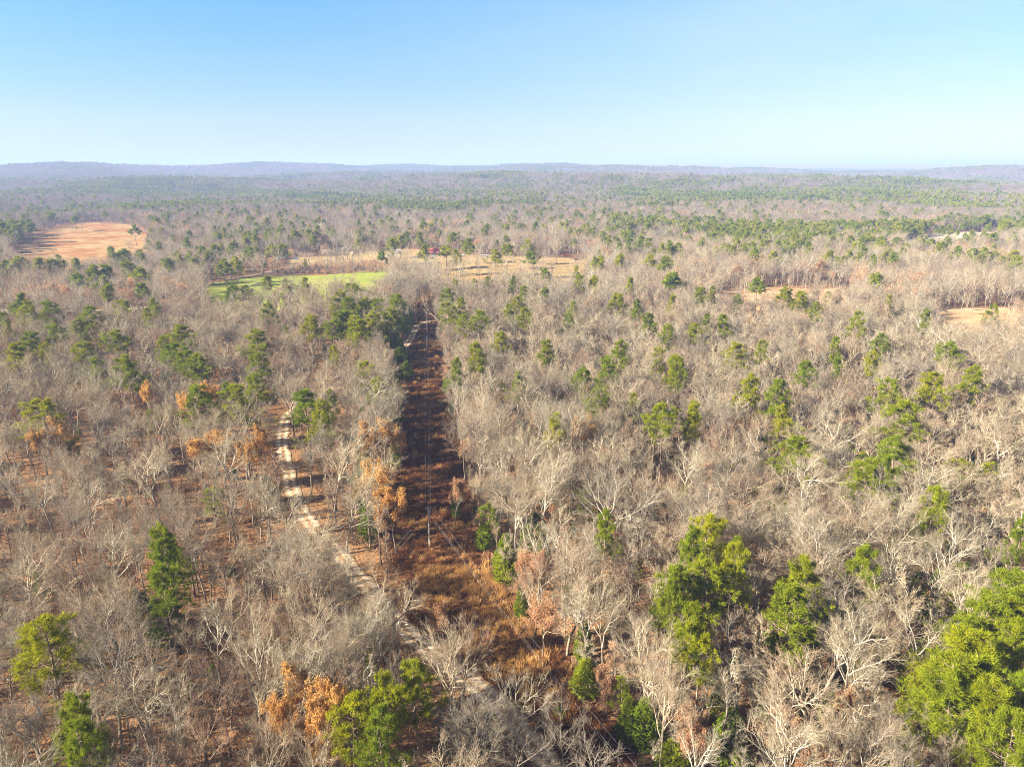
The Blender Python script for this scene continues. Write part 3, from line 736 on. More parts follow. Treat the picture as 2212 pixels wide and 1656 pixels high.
from_photo(CEDARS, 'cedar', 'cedar_tree', CEDAR, (7, 11), (2.5, 6.5))
for q in range(34):       # soft young pines and cedars under the bare trees on the right
    u_, v_ = rng.uniform(540, 1010), rng.uniform(440, 775)
    p_ = at(u_, v_); hh = rng.uniform(5, 12)
    if q % 3 == 0: pr, kn, nm_ = CEDAR[rng.integers(len(CEDAR))], 'cedar', 'cedar_tree'
    else: pr, kn, nm_ = PALEPINE[rng.integers(len(PALEPINE))], 'palepine', 'pine_tree'
    plant(kn, nm_, pr, p_[0], p_[1], rng.uniform(0, 6.28), hh / pr['h'] * rng.uniform(.9, 1.3), hh / pr['h']); taken.append((p_[0], p_[1], 1.5))
for q in range(8):       # more pines standing between the hand placed ones
    u_, v_ = (rng.uniform(0, 400), rng.uniform(285, 420)) if q < 8 else (rng.uniform(450, 1020), rng.uniform(290, 430))
    p_ = at(u_, v_, 16); hh = rng.uniform(17, 23); pr = (PINE if math.hypot(p_[0], p_[1]) < 450 else PINE_M); pr = pr[rng.integers(len(pr))]
    if inside(STRIP, p_[:1], p_[1:2])[0] or inside(FIELD, p_[:1], p_[1:2])[0]: continue
    plant('pine', 'pine_tree', pr, p_[0], p_[1], rng.uniform(0, 6.28), hh / pr['h'] * rng.uniform(.75, 1.15), hh / pr['h']); taken.append((p_[0], p_[1], 2.2))
from_photo(GOLDS, 'gold', 'oak_tree', GOLD, (18, 21), (5, 10))
from_photo(RUSTS, 'rust', 'oak_tree', RUST, (9, 15), (4, 9))
from_photo(BIGS, 'bare', 'bare_tree', BARE, (18, 23), (8, 15))

golds = [T['p'] for T in THINGS if T['kind'] == 'gold']
def near_gold(p, d=5.0): return any((p[0] - g_[0]) ** 2 + (p[1] - g_[1]) ** 2 < d * d for g_ in golds)
# evergreen row and tall bare trees along the shaded left edge of the strip, rusty shrubs on the sunlit right edge
for q in range(58):
    t = 6 + q * 5.0 + rng.uniform(-2, 2); off = -11.4 - rng.uniform(0, 5.0) + t * .013 - (7.5 if 118 < t < 225 else 0)
    p = POLE1[:2] + LINE * t + LN * off
    if rng.uniform() < .8 and not near_gold(p, 3.2):
        pr = CEDAR[rng.integers(len(CEDAR))]; hh = rng.uniform(6, 12)
        plant('cedar', 'cedar_tree', pr, p[0], p[1], rng.uniform(0, 6.28), hh / 10 * 1.25, hh / pr['h']); taken.append((p[0], p[1], 1.2))
for q in range(80):
    t = 0 + q * 4.0 + rng.uniform(-1.5, 1.5); off = -13.5 - rng.uniform(0, 6) + t * .014 - (7.5 if 118 < t < 225 else 0)
    p = POLE1[:2] + LINE * t + LN * off
    if near_gold(p): continue
    if q % 3 == 1:
        pr = CEDAR[rng.integers(len(CEDAR))]; hh = rng.uniform(11, 15.5); p = p - LN * 2.5  # tall cedars added behind the edge to deepen the shade on the strip
        plant('cedar', 'cedar_tree', pr, p[0], p[1], rng.uniform(0, 6.28), hh / 10 * 1.1, hh / pr['h']); taken.append((p[0], p[1], 1.5)); continue
    plant('bare', 'bare_tree', BARE[rng.integers(len(BARE))], p[0], p[1], rng.uniform(0, 6.28), rng.uniform(.8, 1.05), rng.uniform(1.0, 1.2)); taken.append((p[0], p[1], 2.2))
for q in range(16):
    t = 4 + q * 13 + rng.uniform(-4, 4); off = 13 + rng.uniform(0, 2) - t * .022
    p = POLE1[:2] + LINE * t + LN * off
    pr = RUST[rng.integers(len(RUST))]; hh = rng.uniform(4, 8)
    plant('rust', 'oak_tree', pr, p[0], p[1], rng.uniform(0, 6.28), hh / pr['h'] * 1.1, hh / pr['h']); taken.append((p[0], p[1], 1.2))

# ------------------------------------------------------------------ fill the woods
KEEP = [at(u_, v_)[:2] for u_, v_ in ((433.5, 254.5), (397, 254.5), (327, 255), (351.5, 255.5), (296, 258), (281, 257.5), (308, 257), (463, 255.5), (565, 255.5), (576, 259.8), (947, 232.5), (898, 176.5))]
# in the photo the woods are thin on the near side of these stretches of the track
_u, _v, _ = proj(np.stack([TRACK[:, 0], TRACK[:, 1], terr(TRACK[:, 0], TRACK[:, 1])], 1))
_k = ((_v > 432) & (_v < 590)) | ((_v > 640) & (_v < 735))
SIGHT = np.vstack([TRACK[_k] * (1 - q / np.linalg.norm(TRACK[_k], axis=1, keepdims=True)) for q in (3, 8, 13)])
SETBACK = np.array([POLE1[:2] + LINE * a_ + LN * b_ for a_, b_ in ((115, -16), (225, -14), (225, 0), (115, 0))])
def clear_of(x, y, margin_track=3.9):
    ok = ~(inside(STRIP, x, y) | inside(OPEN, x, y) | inside(SETBACK, x, y))
    rr_ = np.hypot(x, y)
    for q in (6, 11): ok &= ~inside(OPEN, x * (1 + q / rr_), y * (1 + q / rr_))
    for pl, pr_ in ((FIELD, 0), (LAWN, .09), (PAST, .004), (PALEF, .03)): ok &= ~(inside(pl, x, y) & (rng.uniform(0, 1, len(x)) > pr_))
    for pl in (CLAY_A, CLAY_B): ok &= ~(inside(pl, x, y) & (rng.uniform(0, 1, len(x)) > .05))
    for (hx, hy), hd in zip(KEEP, (130, 120, 40, 60, 110, 50, 40, 60, 60, 60, 40, 60)): ok &= ~((np.abs(x - hx) < 8.5) & (y - hy < 9) & (y - hy > -hd))
    for tr, mg in ((TRACK, margin_track), (SIGHT, 2.7), (ROAD, 4), (ROAD2, 5)):
        mn, mx = tr.min(0) - 8, tr.max(0) + 8
        s_ = np.nonzero((x > mn[0]) & (x < mx[0]) & (y > mn[1]) & (y < mx[1]))[0]
        for k0 in range(0, len(s_), 4000):
            ss = s_[k0:k0 + 4000]
            d2 = ((x[ss, None] - tr[None, ::2, 0]) ** 2 + (y[ss, None] - tr[None, ::2, 1]) ** 2).min(1)
            ok[ss] &= d2 > mg * mg
    return ok
def grid_pts(cell, rmin, rmax, half=43, pad=45, jit=.92):
    n = int(rmax / cell) + 2
    gx, gy = np.meshgrid(np.arange(-n, n + 1), np.arange(0, n + 1), indexing='ij')
    gx = (gx + rng.uniform(-jit / 2, jit / 2, gx.shape)) * cell; gy = (gy + rng.uniform(-jit / 2, jit / 2, gy.shape)) * cell
    x, y = gx.ravel(), gy.ravel(); r = np.hypot(x, y)
    k = (r > rmin) & (r < rmax) & (np.abs(x) < y * math.tan(R(half)) + pad) & (y > 30)
    return x[k], y[k]
def away(x, y, tk, f=1.0):
    ok = np.ones(len(x), bool)
    for tx, ty, tr in tk:
        ok &= (x - tx) ** 2 + (y - ty) ** 2 > (tr * f) ** 2
    return ok

for T in THINGS:
    if T['kind'] in ('pine', 'gold', 'palepine', 'cedar'):
        d_ = -unit(T['p'][:2])
        for q in ((4.5, 8.5) if T['kind'] != 'cedar' else (4,)): taken.append((T['p'][0] + d_[0] * q, T['p'][1] + d_[1] * q, min(max(2.4, T['w'] * .38), 3.6)))
x, y = grid_pts(5.3, 52, 1500)
k = clear_of(x, y); x, y = x[k], y[k]
near = np.hypot(x, y) < 700
k = np.ones(len(x), bool); k[near] = away(x[near], y[near], taken)
k &= rng.uniform(0, 1, len(x)) > .08 + .26 * sstep(0, -60, x + .12 * y)
x, y = x[k], y[k]; r = np.hypot(x, y)
z = terr(x, y)
h = 19.5 * (rng.uniform(.5, 1.2, len(x))) * (.9 + .25 * noise(x, y, 60, 21))
sx = h / 20 * rng.uniform(.8, 1.2, len(x))
# which random trees are pines (far stands), saplings, russet
pn = noise(x, y, 130, 41) * .6 + noise(x, y, 420, 42) * .4
isp = (r > 620) & (rng.uniform(0, 1, len(x)) < sstep(.56, .70, pn) * .6 * sstep(600, 900, r) + .07)
sap = ~isp & (r < 560) & (rng.uniform(0, 1, len(x)) < .36)
rus = ~isp & ~sap & (rng.uniform(0, 1, len(x)) < .02 + .10 * (noise(x, y, 90, 43) > .6))
# nearest ones in frame become individuals
u, v, dep = proj(np.stack([x, y, z + h * .7], 1))
inf = (u > -10) & (u < 1034) & (v < 775) & (dep > 0)
order = np.argsort(r + np.where(inf & ~isp & ~sap & ~rus, 0, 1e6))
n_have = sum(t['kind'] == 'bare' for t in THINGS)
ind = order[:300 - n_have]
mask = np.ones(len(x), bool); mask[ind] = False
for q in ind:
    plant('bare', 'bare_tree', BARE[rng.integers(len(BARE))], float(x[q]), float(y[q]), float(rng.uniform(0, 6.28)), float(sx[q]), float(h[q] / 20))
x2, y2 = grid_pts(4.3, 52, 560, 42, 30)
k2 = clear_of(x2, y2, 4.2) & (rng.uniform(0, 1, len(x2)) < .05 + .45 * sstep(-40, 10, x2 + .12 * y2) + .25 * (noise(x2, y2, 30, 81) - .5)); x2, y2 = x2[k2], y2[k2]; n2_ = len(x2)
x = np.concatenate([x, x2]); y = np.concatenate([y, y2]); z = np.concatenate([z, terr(x2, y2)]); r = np.hypot(x, y)
h2 = rng.uniform(7, 16, n2_); h = np.concatenate([h, h2]); sx = np.concatenate([sx, .55 * h2 / 12 * rng.uniform(.7, 1.3, n2_)])
f2 = np.zeros(n2_, bool); isp = np.concatenate([isp, f2]); rus = np.concatenate([rus, f2]); sap = np.concatenate([sap, ~f2]); mask = np.concatenate([mask, ~f2])
nb, ns, nm = len(BARE), len(BARE_S), len(BARE_M)
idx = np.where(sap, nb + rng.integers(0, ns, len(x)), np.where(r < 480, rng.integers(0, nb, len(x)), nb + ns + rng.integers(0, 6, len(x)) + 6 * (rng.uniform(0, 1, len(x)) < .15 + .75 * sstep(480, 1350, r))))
idx = np.where(rus, nb + ns + nm + rng.integers(0, 2, len(x)), idx)
idx = np.where(rus & (r < 480), nb + ns + nm + 2 + rng.integers(0, len(RUST), len(x)), idx)
b = mask & ~isp
scl = np.stack([sx, sx, h / 20], 1); scl[sap, 2] = h[sap] / 12; scl[sap, :2] *= 1.5
scatter('bare_woods', np.stack([x, y, z - .1], 1)[b], rng.uniform(0, 6.28, b.sum()), scl[b], idx[b],
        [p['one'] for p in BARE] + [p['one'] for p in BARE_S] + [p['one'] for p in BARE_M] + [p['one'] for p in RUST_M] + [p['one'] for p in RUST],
        'grey leafless woods covering the land behind the nearest trees', 'woods')
b = isp
scatter('pine_woods', np.stack([x, y, z - .1], 1)[b], rng.uniform(0, 6.28, b.sum()), scl[b] * [1.15, 1.15, 1.02], rng.integers(0, len(PINE_M), b.sum()),
        [p['one'] for p in PINE_M], 'scattered dark green pines in the distant woods', 'woods')

# far woods as patches of trees
x, y = grid_pts(50, 1480, 9500, 42, 100)
z = terr(x, y)
pn = noise(x, y, 170, 51) * .5 + noise(x, y, 520, 52) * .5 + rng.normal(0, .085, len(x))
idx = np.digitize(pn, [.36, .50, .61, .70, .82])
s_ = rng.uniform(.95, 1.15, len(x))
scatter('far_woods', np.stack([x, y, z - .3], 1), rng.uniform(0, 6.28, len(x)), np.stack([s_, s_, rng.uniform(.8, 1.15, len(x))], 1), idx, PATCH,
        'hazy mixed woods on the hills towards the horizon', 'woods')

# undergrowth on the forest floor
x, y = grid_pts(2.9, 50, 520, 41, 25)
k = clear_of(x, y, 3.4); x, y = x[k], y[k]; r = np.hypot(x, y)
k = rng.uniform(0, 1, len(x)) < .95 * (1 - .45 * sstep(200, 480, r)) * (.35 + 1.0 * noise(x, y, 25, 61)); x, y = x[k], y[k]
s_ = rng.uniform(.5, 1.3, len(x))
right = sstep(-30, 25, x)
ev = rng.uniform(0, 1, len(x))
idx = np.where(ev < .42 + .18 * right, rng.integers(0, 3, len(x)), np.where(ev < .86 - .16 * right, 3 + rng.integers(0, 2, len(x)), np.where(ev < .90 + .0 * right, 5, 6)))
idx = np.where((idx == 6) & (rng.uniform(0, 1, len(x)) > .2 + .5 * right), 0, idx)
scatter('undergrowth', np.stack([x, y, terr(x, y)], 1), rng.uniform(0, 6.28, len(x)), np.stack([s_, s_, s_], 1), idx, BRUSHES,
        'tangled bare brush and rusty saplings on the forest floor', 'undergrowth')
# scrub band above the green field
mn, mx = SCRUB.min(0), SCRUB.max(0)
x = rng.uniform(mn[0], mx[0], 2600); y = rng.uniform(mn[1], mx[1], 2600); k = inside(SCRUB, x, y); x, y = x[k], y[k]
s_ = rng.uniform(.6, 1.5, len(x))
scatter('scrub', np.stack([x, y, terr(x, y)], 1), rng.uniform(0, 6.28, len(x)), np.stack([s_, s_, s_], 1), rng.integers(0, 4, len(x)), BRUSHES,
        'brown scrub along the bank above the green field', 'scrub')

# tall dry grass in the strip and the opening
allp = np.vstack([STRIP, OPEN]); mn, mx = allp.min(0), allp.max(0)
N = int((mx[0] - mn[0]) * (mx[1] - mn[1]) * .9)
x = rng.uniform(mn[0], mx[0], N); y = rng.uniform(mn[1], mx[1], N)
k = (inside(STRIP, x, y) | inside(OPEN, x, y)); x, y = x[k], y[k]
d = np.full(len(x), 99.)
for k0 in range(0, len(x), 4000):
    d[k0:k0 + 4000] = np.sqrt(((x[k0:k0 + 4000, None] - TRACK[None, ::2, 0]) ** 2 + (y[k0:k0 + 4000, None] - TRACK[None, ::2, 1]) ** 2).min(1))
k = (d > 2.6) & (rng.uniform(0, 1, len(x)) < .25 + 1.1 * noise(x, y, 6, 71) ** 1.5); x, y = x[k], y[k]
s_ = rng.uniform(.6, 1.25, len(x)) * (.7 + .6 * noise(x, y, 9, 72))
scatter('dry_grass', np.stack([x, y, terr(x, y) + .05], 1), rng.uniform(0, 6.28, len(x)), np.stack([s_, s_, s_ * .95], 1), np.where((inside(OPEN, x, y) & (noise(x, y, 14, 73) > .56)) | (rng.uniform(0, 1, len(x)) < .12), 5 + rng.integers(0, 4, len(x)), rng.integers(0, 5, len(x))), GRASS,
        'clumps of tall russet and golden grass under the power line', 'grass')

# ------------------------------------------------------------------ power line
M_POLE = simple('weathered pole wood', (.52, .49, .45), .8, 0, .2, 2)
M_CERAM = simple('grey insulator', (.42, .44, .46), .3)
M_WIRE = simple('aluminium wire', (.55, .53, .5), .45, .3)
M_GALV = simple('galvanised steel', (.4, .41, .42), .45, .6)
def lathe(m, c, prof, n=12, mi=0):
    prof = np.array(prof, float); th = np.arange(n) * 2 * math.pi / n
    v = np.stack([prof[:, None, 0] * np.cos(th), prof[:, None, 0] * np.sin(th), np.broadcast_to(prof[:, None, 1], (len(prof), n))], -1) + np.asarray(c)
    i = np.arange(len(prof) - 1)[:, None] * n; j = np.arange(n)[None]; j2 = (j + 1) % n
    m.add(v, np.stack([i + j, i + j2, i + n + j2, i + n + j], -1), 0, mi)
def utility_pole(p, h, ang, label, guys=()):
    e = tag(empty('utility_pole', p, ang), label, 'utility pole', 'poles of the power line')
    m = MB(); lathe(m, (0, 0, 0), [(.0, -.5), (.19, -.5), (.18, .3), (.155, h * .5), (.125, h), (.0, h + .03)]); ob('pole', m.mesh('pole', [M_POLE]), e)
    m = MB(); m.box((0, 0, h - .55), (1.5, .11, .13)); ob('crossarm', m.mesh('crossarm', [M_POLE], False), e)
    for x_ in (-.68, .68):
        m = MB(); lathe(m, (x_, 0, h - .48), [(0, 0), (.05, 0), (.05, .08), (.11, .1), (.07, .15), (.1, .18), (.06, .24), (0, .26)]); ob('insulator', m.mesh('insulator', [M_CERAM]), e)
    m = MB(); lathe(m, (.21, 0, h - 2.35), [(0, 0), (.06, 0), (.09, .06), (.06, .12), (0, .13)]); ob('insulator', m.mesh('insulator', [M_CERAM]), e)
    m = MB(); lathe(m, (.36, -.12, h - 1.9), [(0, 0), (.22, 0), (.24, .05), (.24, .75), (.2, .82), (0, .84)], 14); ob('transformer', m.mesh('transformer', [M_GALV]), e)
    for gx, gy, gz in guys:
        m = MB(); m.tubes(np.array([[[0, 0, h - gz], [gx, gy, 0.05]]]), np.array([[.010, .010]]), 4); ob('guy_wire', m.mesh('guy_wire', [M_WIRE]), e)
    return e
def wire(a, b, sag, label):
    t = np.linspace(0, 1, 30)[:, None]
    P = np.asarray(a) * (1 - t) + np.asarray(b) * t; P[:, 2] -= sag * 4 * (t * (1 - t))[:, 0]
    m = MB(); m.tubes(P[None], np.full((1, 30), .0075), 4)
    tag(ob('power_wire', m.mesh('power_wire', [M_WIRE])), label, 'wire', 'wires of the power line')
POLE3 = POLE2 + np.append(LINE * 58, 0); POLE3[2] = float(terr(POLE3[0], POLE3[1]))
nz = at(628, 764, 9.6); dv = nz[:2] - POLE1[:2]; dv = dv / np.linalg.norm(dv)
POLE0 = np.append(nz[:2] + dv * 22, 0)
ang1 = -math.atan2(LINE[0], LINE[1])
mid = unit(dv - LINE) ; gl = -mid
ca, sa = math.cos(-ang1), math.sin(-ang1)
guy = [unit(-(dv + LINE)) * 9.5, unit(-(dv + LINE)) * 8.0]
if guy[0][0] > 0: guy = [-q for q in guy]
loc = [(q[0] * ca - q[1] * sa, q[0] * sa + q[1] * ca, z_) for q, z_ in zip(guy, (.9, 2.2))]
utility_pole(POLE1, 11, ang1, 'near weathered pole with guy wires where the line bends at the grass opening', loc)
utility_pole(POLE2, 10.6, ang1, 'pale pole halfway up the strip just before the track crosses')
utility_pole(POLE3, 10.6, ang1, 'farthest pole beyond the track near the end of the strip')
utility_pole(POLE0, 11, -math.atan2(dv[0], -dv[1]), 'pole at the lower right end of the line')
ax = np.array([math.cos(ang1), math.sin(ang1), 0])
tops = lambda p, h: [p + ax * -.68 + [0, 0, h - .22], p + ax * .68 + [0, 0, h - .22], p + ax * .21 + [0, 0, h - 2.28]]
WN = ['left top', 'right top', 'lower neutral']
for q in range(3):
    wire(tops(POLE1, 11)[q], tops(POLE2, 10.6)[q], 2.4, WN[q] + ' wire along the straight strip between near and middle pole')
    wire(tops(POLE2, 10.6)[q], tops(POLE3, 10.6)[q], .4, WN[q] + ' wire between middle and far pole over the track')
    wire(tops(POLE1, 11)[q], tops(POLE0, 11)[q], 1.2, WN[q] + ' wire from near pole towards the lower right')

# ------------------------------------------------------------------ houses, sheds and vehicles beyond the field
M_WALL = simple('white siding', (.72, .71, .68), .7, 0, .05); M_LOG = simple('weathered log wall', (.26, .22, .18), .8, 0, .25)
M_RED = simple('red metal roof', (.50, .10, .10), .45, 0, .12); M_GREYR = simple('grey shingle roof', (.30, .31, .33), .8, 0, .2)
M_TAN = simple('tan shed boards', (.55, .40, .22), .8); M_GLASS = simple('dark window glass', (.03, .035, .045), .1)
M_GREEN = simple('green painted shed', (.10, .17, .12), .6); M_WOOD = simple('porch wood', (.45, .38, .3), .7)
M_TYRE = simple('tyre rubber', (.02, .02, .02), .8)
def paint(nm, c): return simple(nm, c, .3, .1, .03)
def on_ground(u, v):
    p = at(u, v); p[2] = float(terr(p[0], p[1])) + .3; return p
def house(name, p, w, d, h, rz, wall, roof, label, cat, porch=False, nwin=3, chimney=False, rise=.42):
    e = tag(empty(name, p, rz), label, cat)
    m = MB(); m.box((0, 0, h / 2 - .3), (w, d, h + .6)); 
    gv = np.array([[-w / 2, -d / 2, h], [-w / 2, d / 2, h], [-w / 2, 0, h + d * rise], [-w / 2, 0, h + d * rise]])
    m.add(gv, [[0, 1, 2, 3]]); m.add(gv * [-1, 1, 1], [[0, 3, 2, 1]])
    ob('wall', m.mesh('wall', [wall], False), e)
    m = MB(); o_ = .45; tt = .14
    for sg in (-1, 1):
        ye, yr = sg * (d / 2 + o_), 0
        ze = h - o_ * 2 * rise + .02; zr = h + d * rise + .02
        a_ = np.array([[-w / 2 - o_, ye, ze], [w / 2 + o_, ye, ze], [w / 2 + o_, yr, zr], [-w / 2 - o_, yr, zr]])
        v_ = np.vstack([a_, a_ + [0, 0, tt]])
        m.add(v_, [[0, 1, 2, 3], [4, 7, 6, 5], [0, 4, 5, 1], [2, 6, 7, 3], [1, 5, 6, 2], [0, 3, 7, 4]])
    rf = ob('roof', m.mesh('roof', [roof], False), e)
    if chimney:
        m = MB(); m.box((w * .25, .6, h + d * rise + .3), (.8, .8, 1.8)); ob('chimney', m.mesh('chimney', [M_LOG], False), rf)
    for q in range(nwin):
        x_ = (q + .5) / nwin * w - w / 2
        if nwin > 1 and q == nwin // 2:
            m = MB(); m.box((x_, -d / 2 - .02, 1.0), (1.0, .08, 2.0)); ob('door', m.mesh('door', [M_WOOD], False), e)
        else:
            m = MB(); m.box((x_, -d / 2 - .02, h * .58), (1.2, .08, 1.3)); wn_ = ob('window', m.mesh('window', [M_WALL], False), e)
            m = MB(); m.box((x_, -d / 2 - .07, h * .58), (1.0, .04, 1.1)); ob('pane', m.mesh('pane', [M_GLASS], False), wn_)
    if porch:
        m = MB(); v_ = np.array([[-w / 2, -d / 2 - 3, h - .8], [w / 2, -d / 2 - 3, h - .8], [w / 2, -d / 2, h - .1], [-w / 2, -d / 2, h - .1]]); v_ = np.vstack([v_, v_ + [0, 0, .12]])
        m.add(v_, [[0, 3, 2, 1], [4, 5, 6, 7], [0, 1, 5, 4], [1, 2, 6, 5], [3, 0, 4, 7]]); ob('porch_roof', m.mesh('porch_roof', [roof], False), e)
        for q in range(4):
            m = MB(); m.box((-w / 2 + .3 + q * (w - .6) / 3, -d / 2 - 2.8, (h - .8) / 2), (.2, .2, h - .8)); ob('porch_post', m.mesh('porch_post', [M_WALL], False), e)
        m = MB(); m.box((0, -d / 2 - 1.5, .15), (w, 3, .3)); ob('porch_floor', m.mesh('porch_floor', [M_WOOD], False), e)
    return e
def vehicle(name, p, L, wd, hh, rz, mat, label, cat, kind='car'):
    e = tag(empty(name, p, rz), label, cat)
    if kind == 'car': pr = [(-.5, .28), (-.5, .62), (-.44, .66), (-.28, .69), (-.16, 1), (.22, 1), (.40, .68), (.5, .62), (.5, .28)]
    elif kind == 'pickup': pr = [(-.5, .3), (-.5, .62), (-.08, .62), (-.05, 1), (.15, 1), (.27, .68), (.48, .62), (.5, .3)]
    else: pr = [(-.5, .25), (-.5, .97), (-.46, 1), (.30, 1), (.44, .62), (.5, .55), (.5, .25)]
    m = MB(); a_ = np.array([[x_ * L, -wd / 2, z_ * hh] for x_, z_ in pr]); b_ = a_ + [0, wd, 0]; k_ = len(pr)
    for q in range(k_):
        q2 = (q + 1) % k_; m.add([a_[q], a_[q2], b_[q2], b_[q]], [[0, 3, 2, 1]])
    c_ = np.array([0, 0, .5 * hh])
    for side in (a_, b_):
        for q in range(k_):
            q2 = (q + 1) % k_; cc = c_ + [0, side[0, 1], 0]; m.add([side[q], side[q2], cc, cc], [[0, 1, 2, 3]])
    ob('body', m.mesh('body', [mat], False), e)
    for sy in (-1, 1):
        m = MB(); m.box((.03 * L, sy * (wd / 2 + .012), .82 * hh), (.30 * L, .02, .2 * hh)); ob('window', m.mesh('window', [M_GLASS], False), e)
        for sx in (-.31, .31):
            m = MB(); th = np.arange(12) / 12 * 6.283; r_ = .23 * hh
            ring = np.stack([np.cos(th) * r_ + sx * L, 0 * th, np.sin(th) * r_ + r_], 1)
            v_ = np.vstack([ring + [0, sy * (wd / 2 - .2), 0], ring + [0, sy * (wd / 2 + .02), 0], [[sx * L, sy * (wd / 2 + .02), r_]]])
            j = np.arange(12); j2 = (j + 1) % 12
            m.add(v_, np.vstack([np.stack([j, j2, j2 + 12, j + 12], 1), np.stack([j + 12, j2 + 12, 0 * j + 24, 0 * j + 24], 1)]))
            ob('wheel', m.mesh('wheel', [M_TYRE], False), e)
    return e
house('farmhouse', on_ground(433.5, 254.5), 11.5, 8, 3.0, R(-4), M_WALL, M_RED, 'white farmhouse with a bright red roof and front porch', 'house', True, 4, True)
house('cottage', on_ground(397, 254.5), 7.5, 6, 2.8, R(8), M_WALL, M_GREYR, 'small white cottage with grey roof left of the red roofed house', 'house', False, 3)
house('log_cabin', on_ground(327, 255), 9, 6.5, 3.0, R(5), M_LOG, M_GREYR, 'weathered brown log cabin above the gravel road', 'cabin', False, 3, True)
house('garden_shed', on_ground(351.5, 255.5), 3.6, 3, 2.4, R(-6), M_TAN, M_TAN, 'small tan shed beside the gravel road', 'shed', False, 1)
house('garden_shed', on_ground(391 - 2.5, 257), 2.6, 2.4, 2.4, R(0), M_GREEN, M_GREEN, 'tiny dark green shed beside the road', 'shed', False, 1)
house('mobile_home', on_ground(281, 257.5), 12, 4.2, 2.8, R(10), M_WALL, M_WALL, 'white mobile home half hidden behind pines', 'mobile home', False, 4, False, .12)
house('open_barn', on_ground(340, 250.8), 8, 5, 2.8, R(0), M_WALL, M_WALL, 'white outbuilding behind the log cabin at the wood edge', 'outbuilding', False, 3, False, .2)
house('hay_shed', on_ground(485, 257.5), 8, 3.5, 2.2, R(-3), M_LOG, M_LOG, 'low brown shed in the tan grass yard', 'shed', False, 3, False, .2)
house('hilltop_house', on_ground(898, 176.5), 26, 16, 8, R(0), M_WALL, M_WALL, 'pale house on a bare hilltop near the right horizon', 'house', False, 3)
vehicle('parked_car', on_ground(296, 259.5), 4.8, 1.9, 1.6, R(5), paint('blue car paint', (.05, .22, .5)), 'blue parked car beside the gravel road', 'car')
vehicle('parked_van', on_ground(296, 255.5), 5.4, 2.0, 2.3, R(80), paint('navy van paint', (.05, .06, .14)), 'dark navy van parked behind the blue car', 'van', 'van')
vehicle('parked_car', on_ground(308, 257), 4.6, 1.8, 1.5, R(0), paint('maroon car paint', (.12, .05, .05)), 'dark maroon car parked left of the log cabin', 'car')
vehicle('parked_car', on_ground(434, 257), 4.6, 1.8, 1.5, R(12), paint('white car paint', (.75, .75, .76)), 'white car parked in front of the red roofed house', 'car')
vehicle('pickup_truck', on_ground(463, 255.5), 5.4, 2.0, 1.9, R(0), paint('pale green paint', (.6, .68, .58)), 'pale green pickup right of the red roofed house', 'pickup', 'pickup')
vehicle('pickup_truck', on_ground(565, 255.5), 5.2, 2.0, 1.9, R(0), paint('red truck paint', (.55, .07, .06)), 'red pickup at the right end of the yard', 'pickup', 'pickup')
vehicle('parked_car', on_ground(576, 259.8), 4.6, 1.9, 1.6, R(15), paint('black car paint', (.03, .035, .04)), 'dark car alone at the right edge of the yard', 'car')
vehicle('parked_van', on_ground(947, 232.5), 6, 2.2, 2.5, R(0), paint('white van paint', (.8, .8, .8)), 'white van on the pale field at the far right', 'van', 'van')

# ------------------------------------------------------------------ air
hz = MB(); hz.box((0, 0, (170 - 60) / 2), (52000, 52000, 170 + 60))
m, t, n, l = newmat('air')
pv = n.new('ShaderNodeVolumePrincipled'); o_ = n.new('ShaderNodeOutputMaterial')
pv.inputs['Color'].default_value = (.38, .51, .88, 1)
pv.inputs['Density'].default_value = 1.6e-4
pv.inputs['Anisotropy'].default_value = 0.0
l.new(pv.outputs['Volume'], o_.inputs['Volume'])
tag(ob('haze', hz.mesh('haze', [m], False)), 'thin pale blue haze over the far hills', 'haze', kind='stuff')

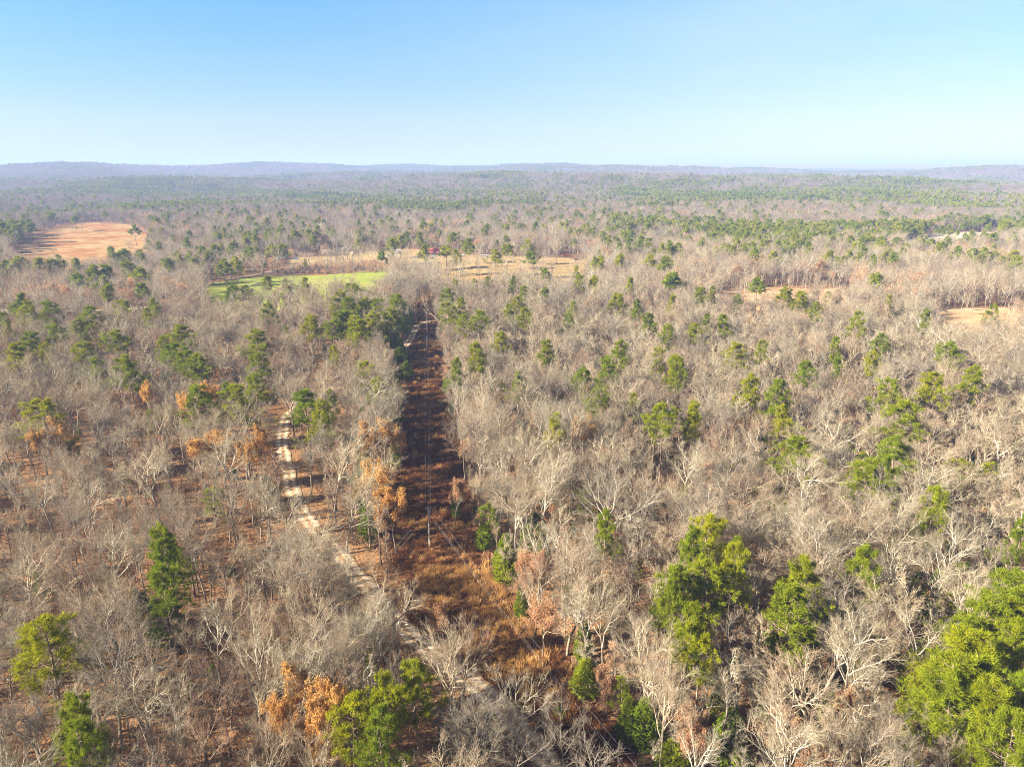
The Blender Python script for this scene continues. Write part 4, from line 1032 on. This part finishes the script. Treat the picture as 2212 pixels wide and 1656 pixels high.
# ------------------------------------------------------------------ labels: which tree is which
ORD = ['first', 'second', 'third', 'fourth', 'fifth', 'sixth', 'seventh', 'eighth', 'ninth', 'tenth', 'eleventh', 'twelfth']
CAT = {'bare': ('bare tree', 'bare trees of the near woods'), 'pine': ('pine', 'pines rising above the bare woods'), 'palepine': ('young pine', 'thin young pines under the bare trees'),
       'cedar': ('cedar', 'small cedars at the wood edge'), 'gold': ('oak', 'oaks still holding golden leaves'), 'rust': ('oak', 'small oaks holding rusty leaves')}
def zone(p):
    d = p[:2] - POLE1[:2]; t = float(d @ LINE); off = float(d @ LN)
    dist = math.hypot(p[0], p[1])
    if dist > 650:
        q = math.degrees(math.atan2(p[0], p[1]))
        if q < -20: return 'near the tawny pasture'
        if q < -9.5: return 'left of the red roofed house'
        if q < 6: return 'around the house yard'
        if q < 14: return 'in the grove right of the yard'
        return 'below the pale far field'
    if t > -5 and -20 < off <= 0 and t < 330: return "on the strip's left edge"
    if t > -5 and 0 < off < 20 and t < 330: return "on the strip's right edge"
    k = np.argmin(np.abs(TRACK[:, 1] - p[1])); onleft = p[0] < TRACK[k, 0]
    if off <= 0 and t > 120 or (off <= 0 and dist > 330): return 'before the green field'
    if off < 30 and t < -5: return 'left of the sandy track' if onleft else 'beside the grass opening'
    if off <= 0: return 'left of the sandy track' if onleft else 'between track and strip'
    if dist > 340: return 'around the clay clearings'
    return 'right of the power line'
groups = {}
for T in THINGS:
    pu, pv, _ = proj(T['p'] + [0, 0, T['h'] * .7]); T['u'], T['v'] = float(pu[0]), float(pv[0])
    groups.setdefault((T['kind'], zone(T['p'])), []).append(T)
def look(T):
    h, w = T['h'], T['w']
    size = ('tall' if h > 22 else 'low' if h < 9 else 'medium') + (' broad' if w > .62 * h else ' slim' if w < .4 * h else '')
    return size
for (kd, zn), lst in groups.items():
    lst.sort(key=lambda T: -T['v'])
    rows = max(1, math.ceil(len(lst) / 9)); per = math.ceil(len(lst) / rows)
    for r_ in range(rows):
        row = sorted(lst[r_ * per:(r_ + 1) * per], key=lambda T: T['u'])
        rn = '' if rows == 1 else (', nearest row' if r_ == 0 else ', farthest row' if r_ == rows - 1 else ', %s row back' % (ORD[r_] if r_ < 12 else 'far'))
        for q, T in enumerate(row):
            noun = {'bare': 'bare tree', 'pine': 'green pine', 'palepine': 'thin young pine', 'cedar': 'dense green cedar', 'gold': 'golden leaved oak', 'rust': 'rusty leaved oak'}[kd]
            pos = 'only one' if len(row) == 1 else ORD[q] + ' from left'
            tag(T['o'], '%s %s %s, %s%s' % (look(T), noun, zn, pos, rn), CAT[kd][0], CAT[kd][1])
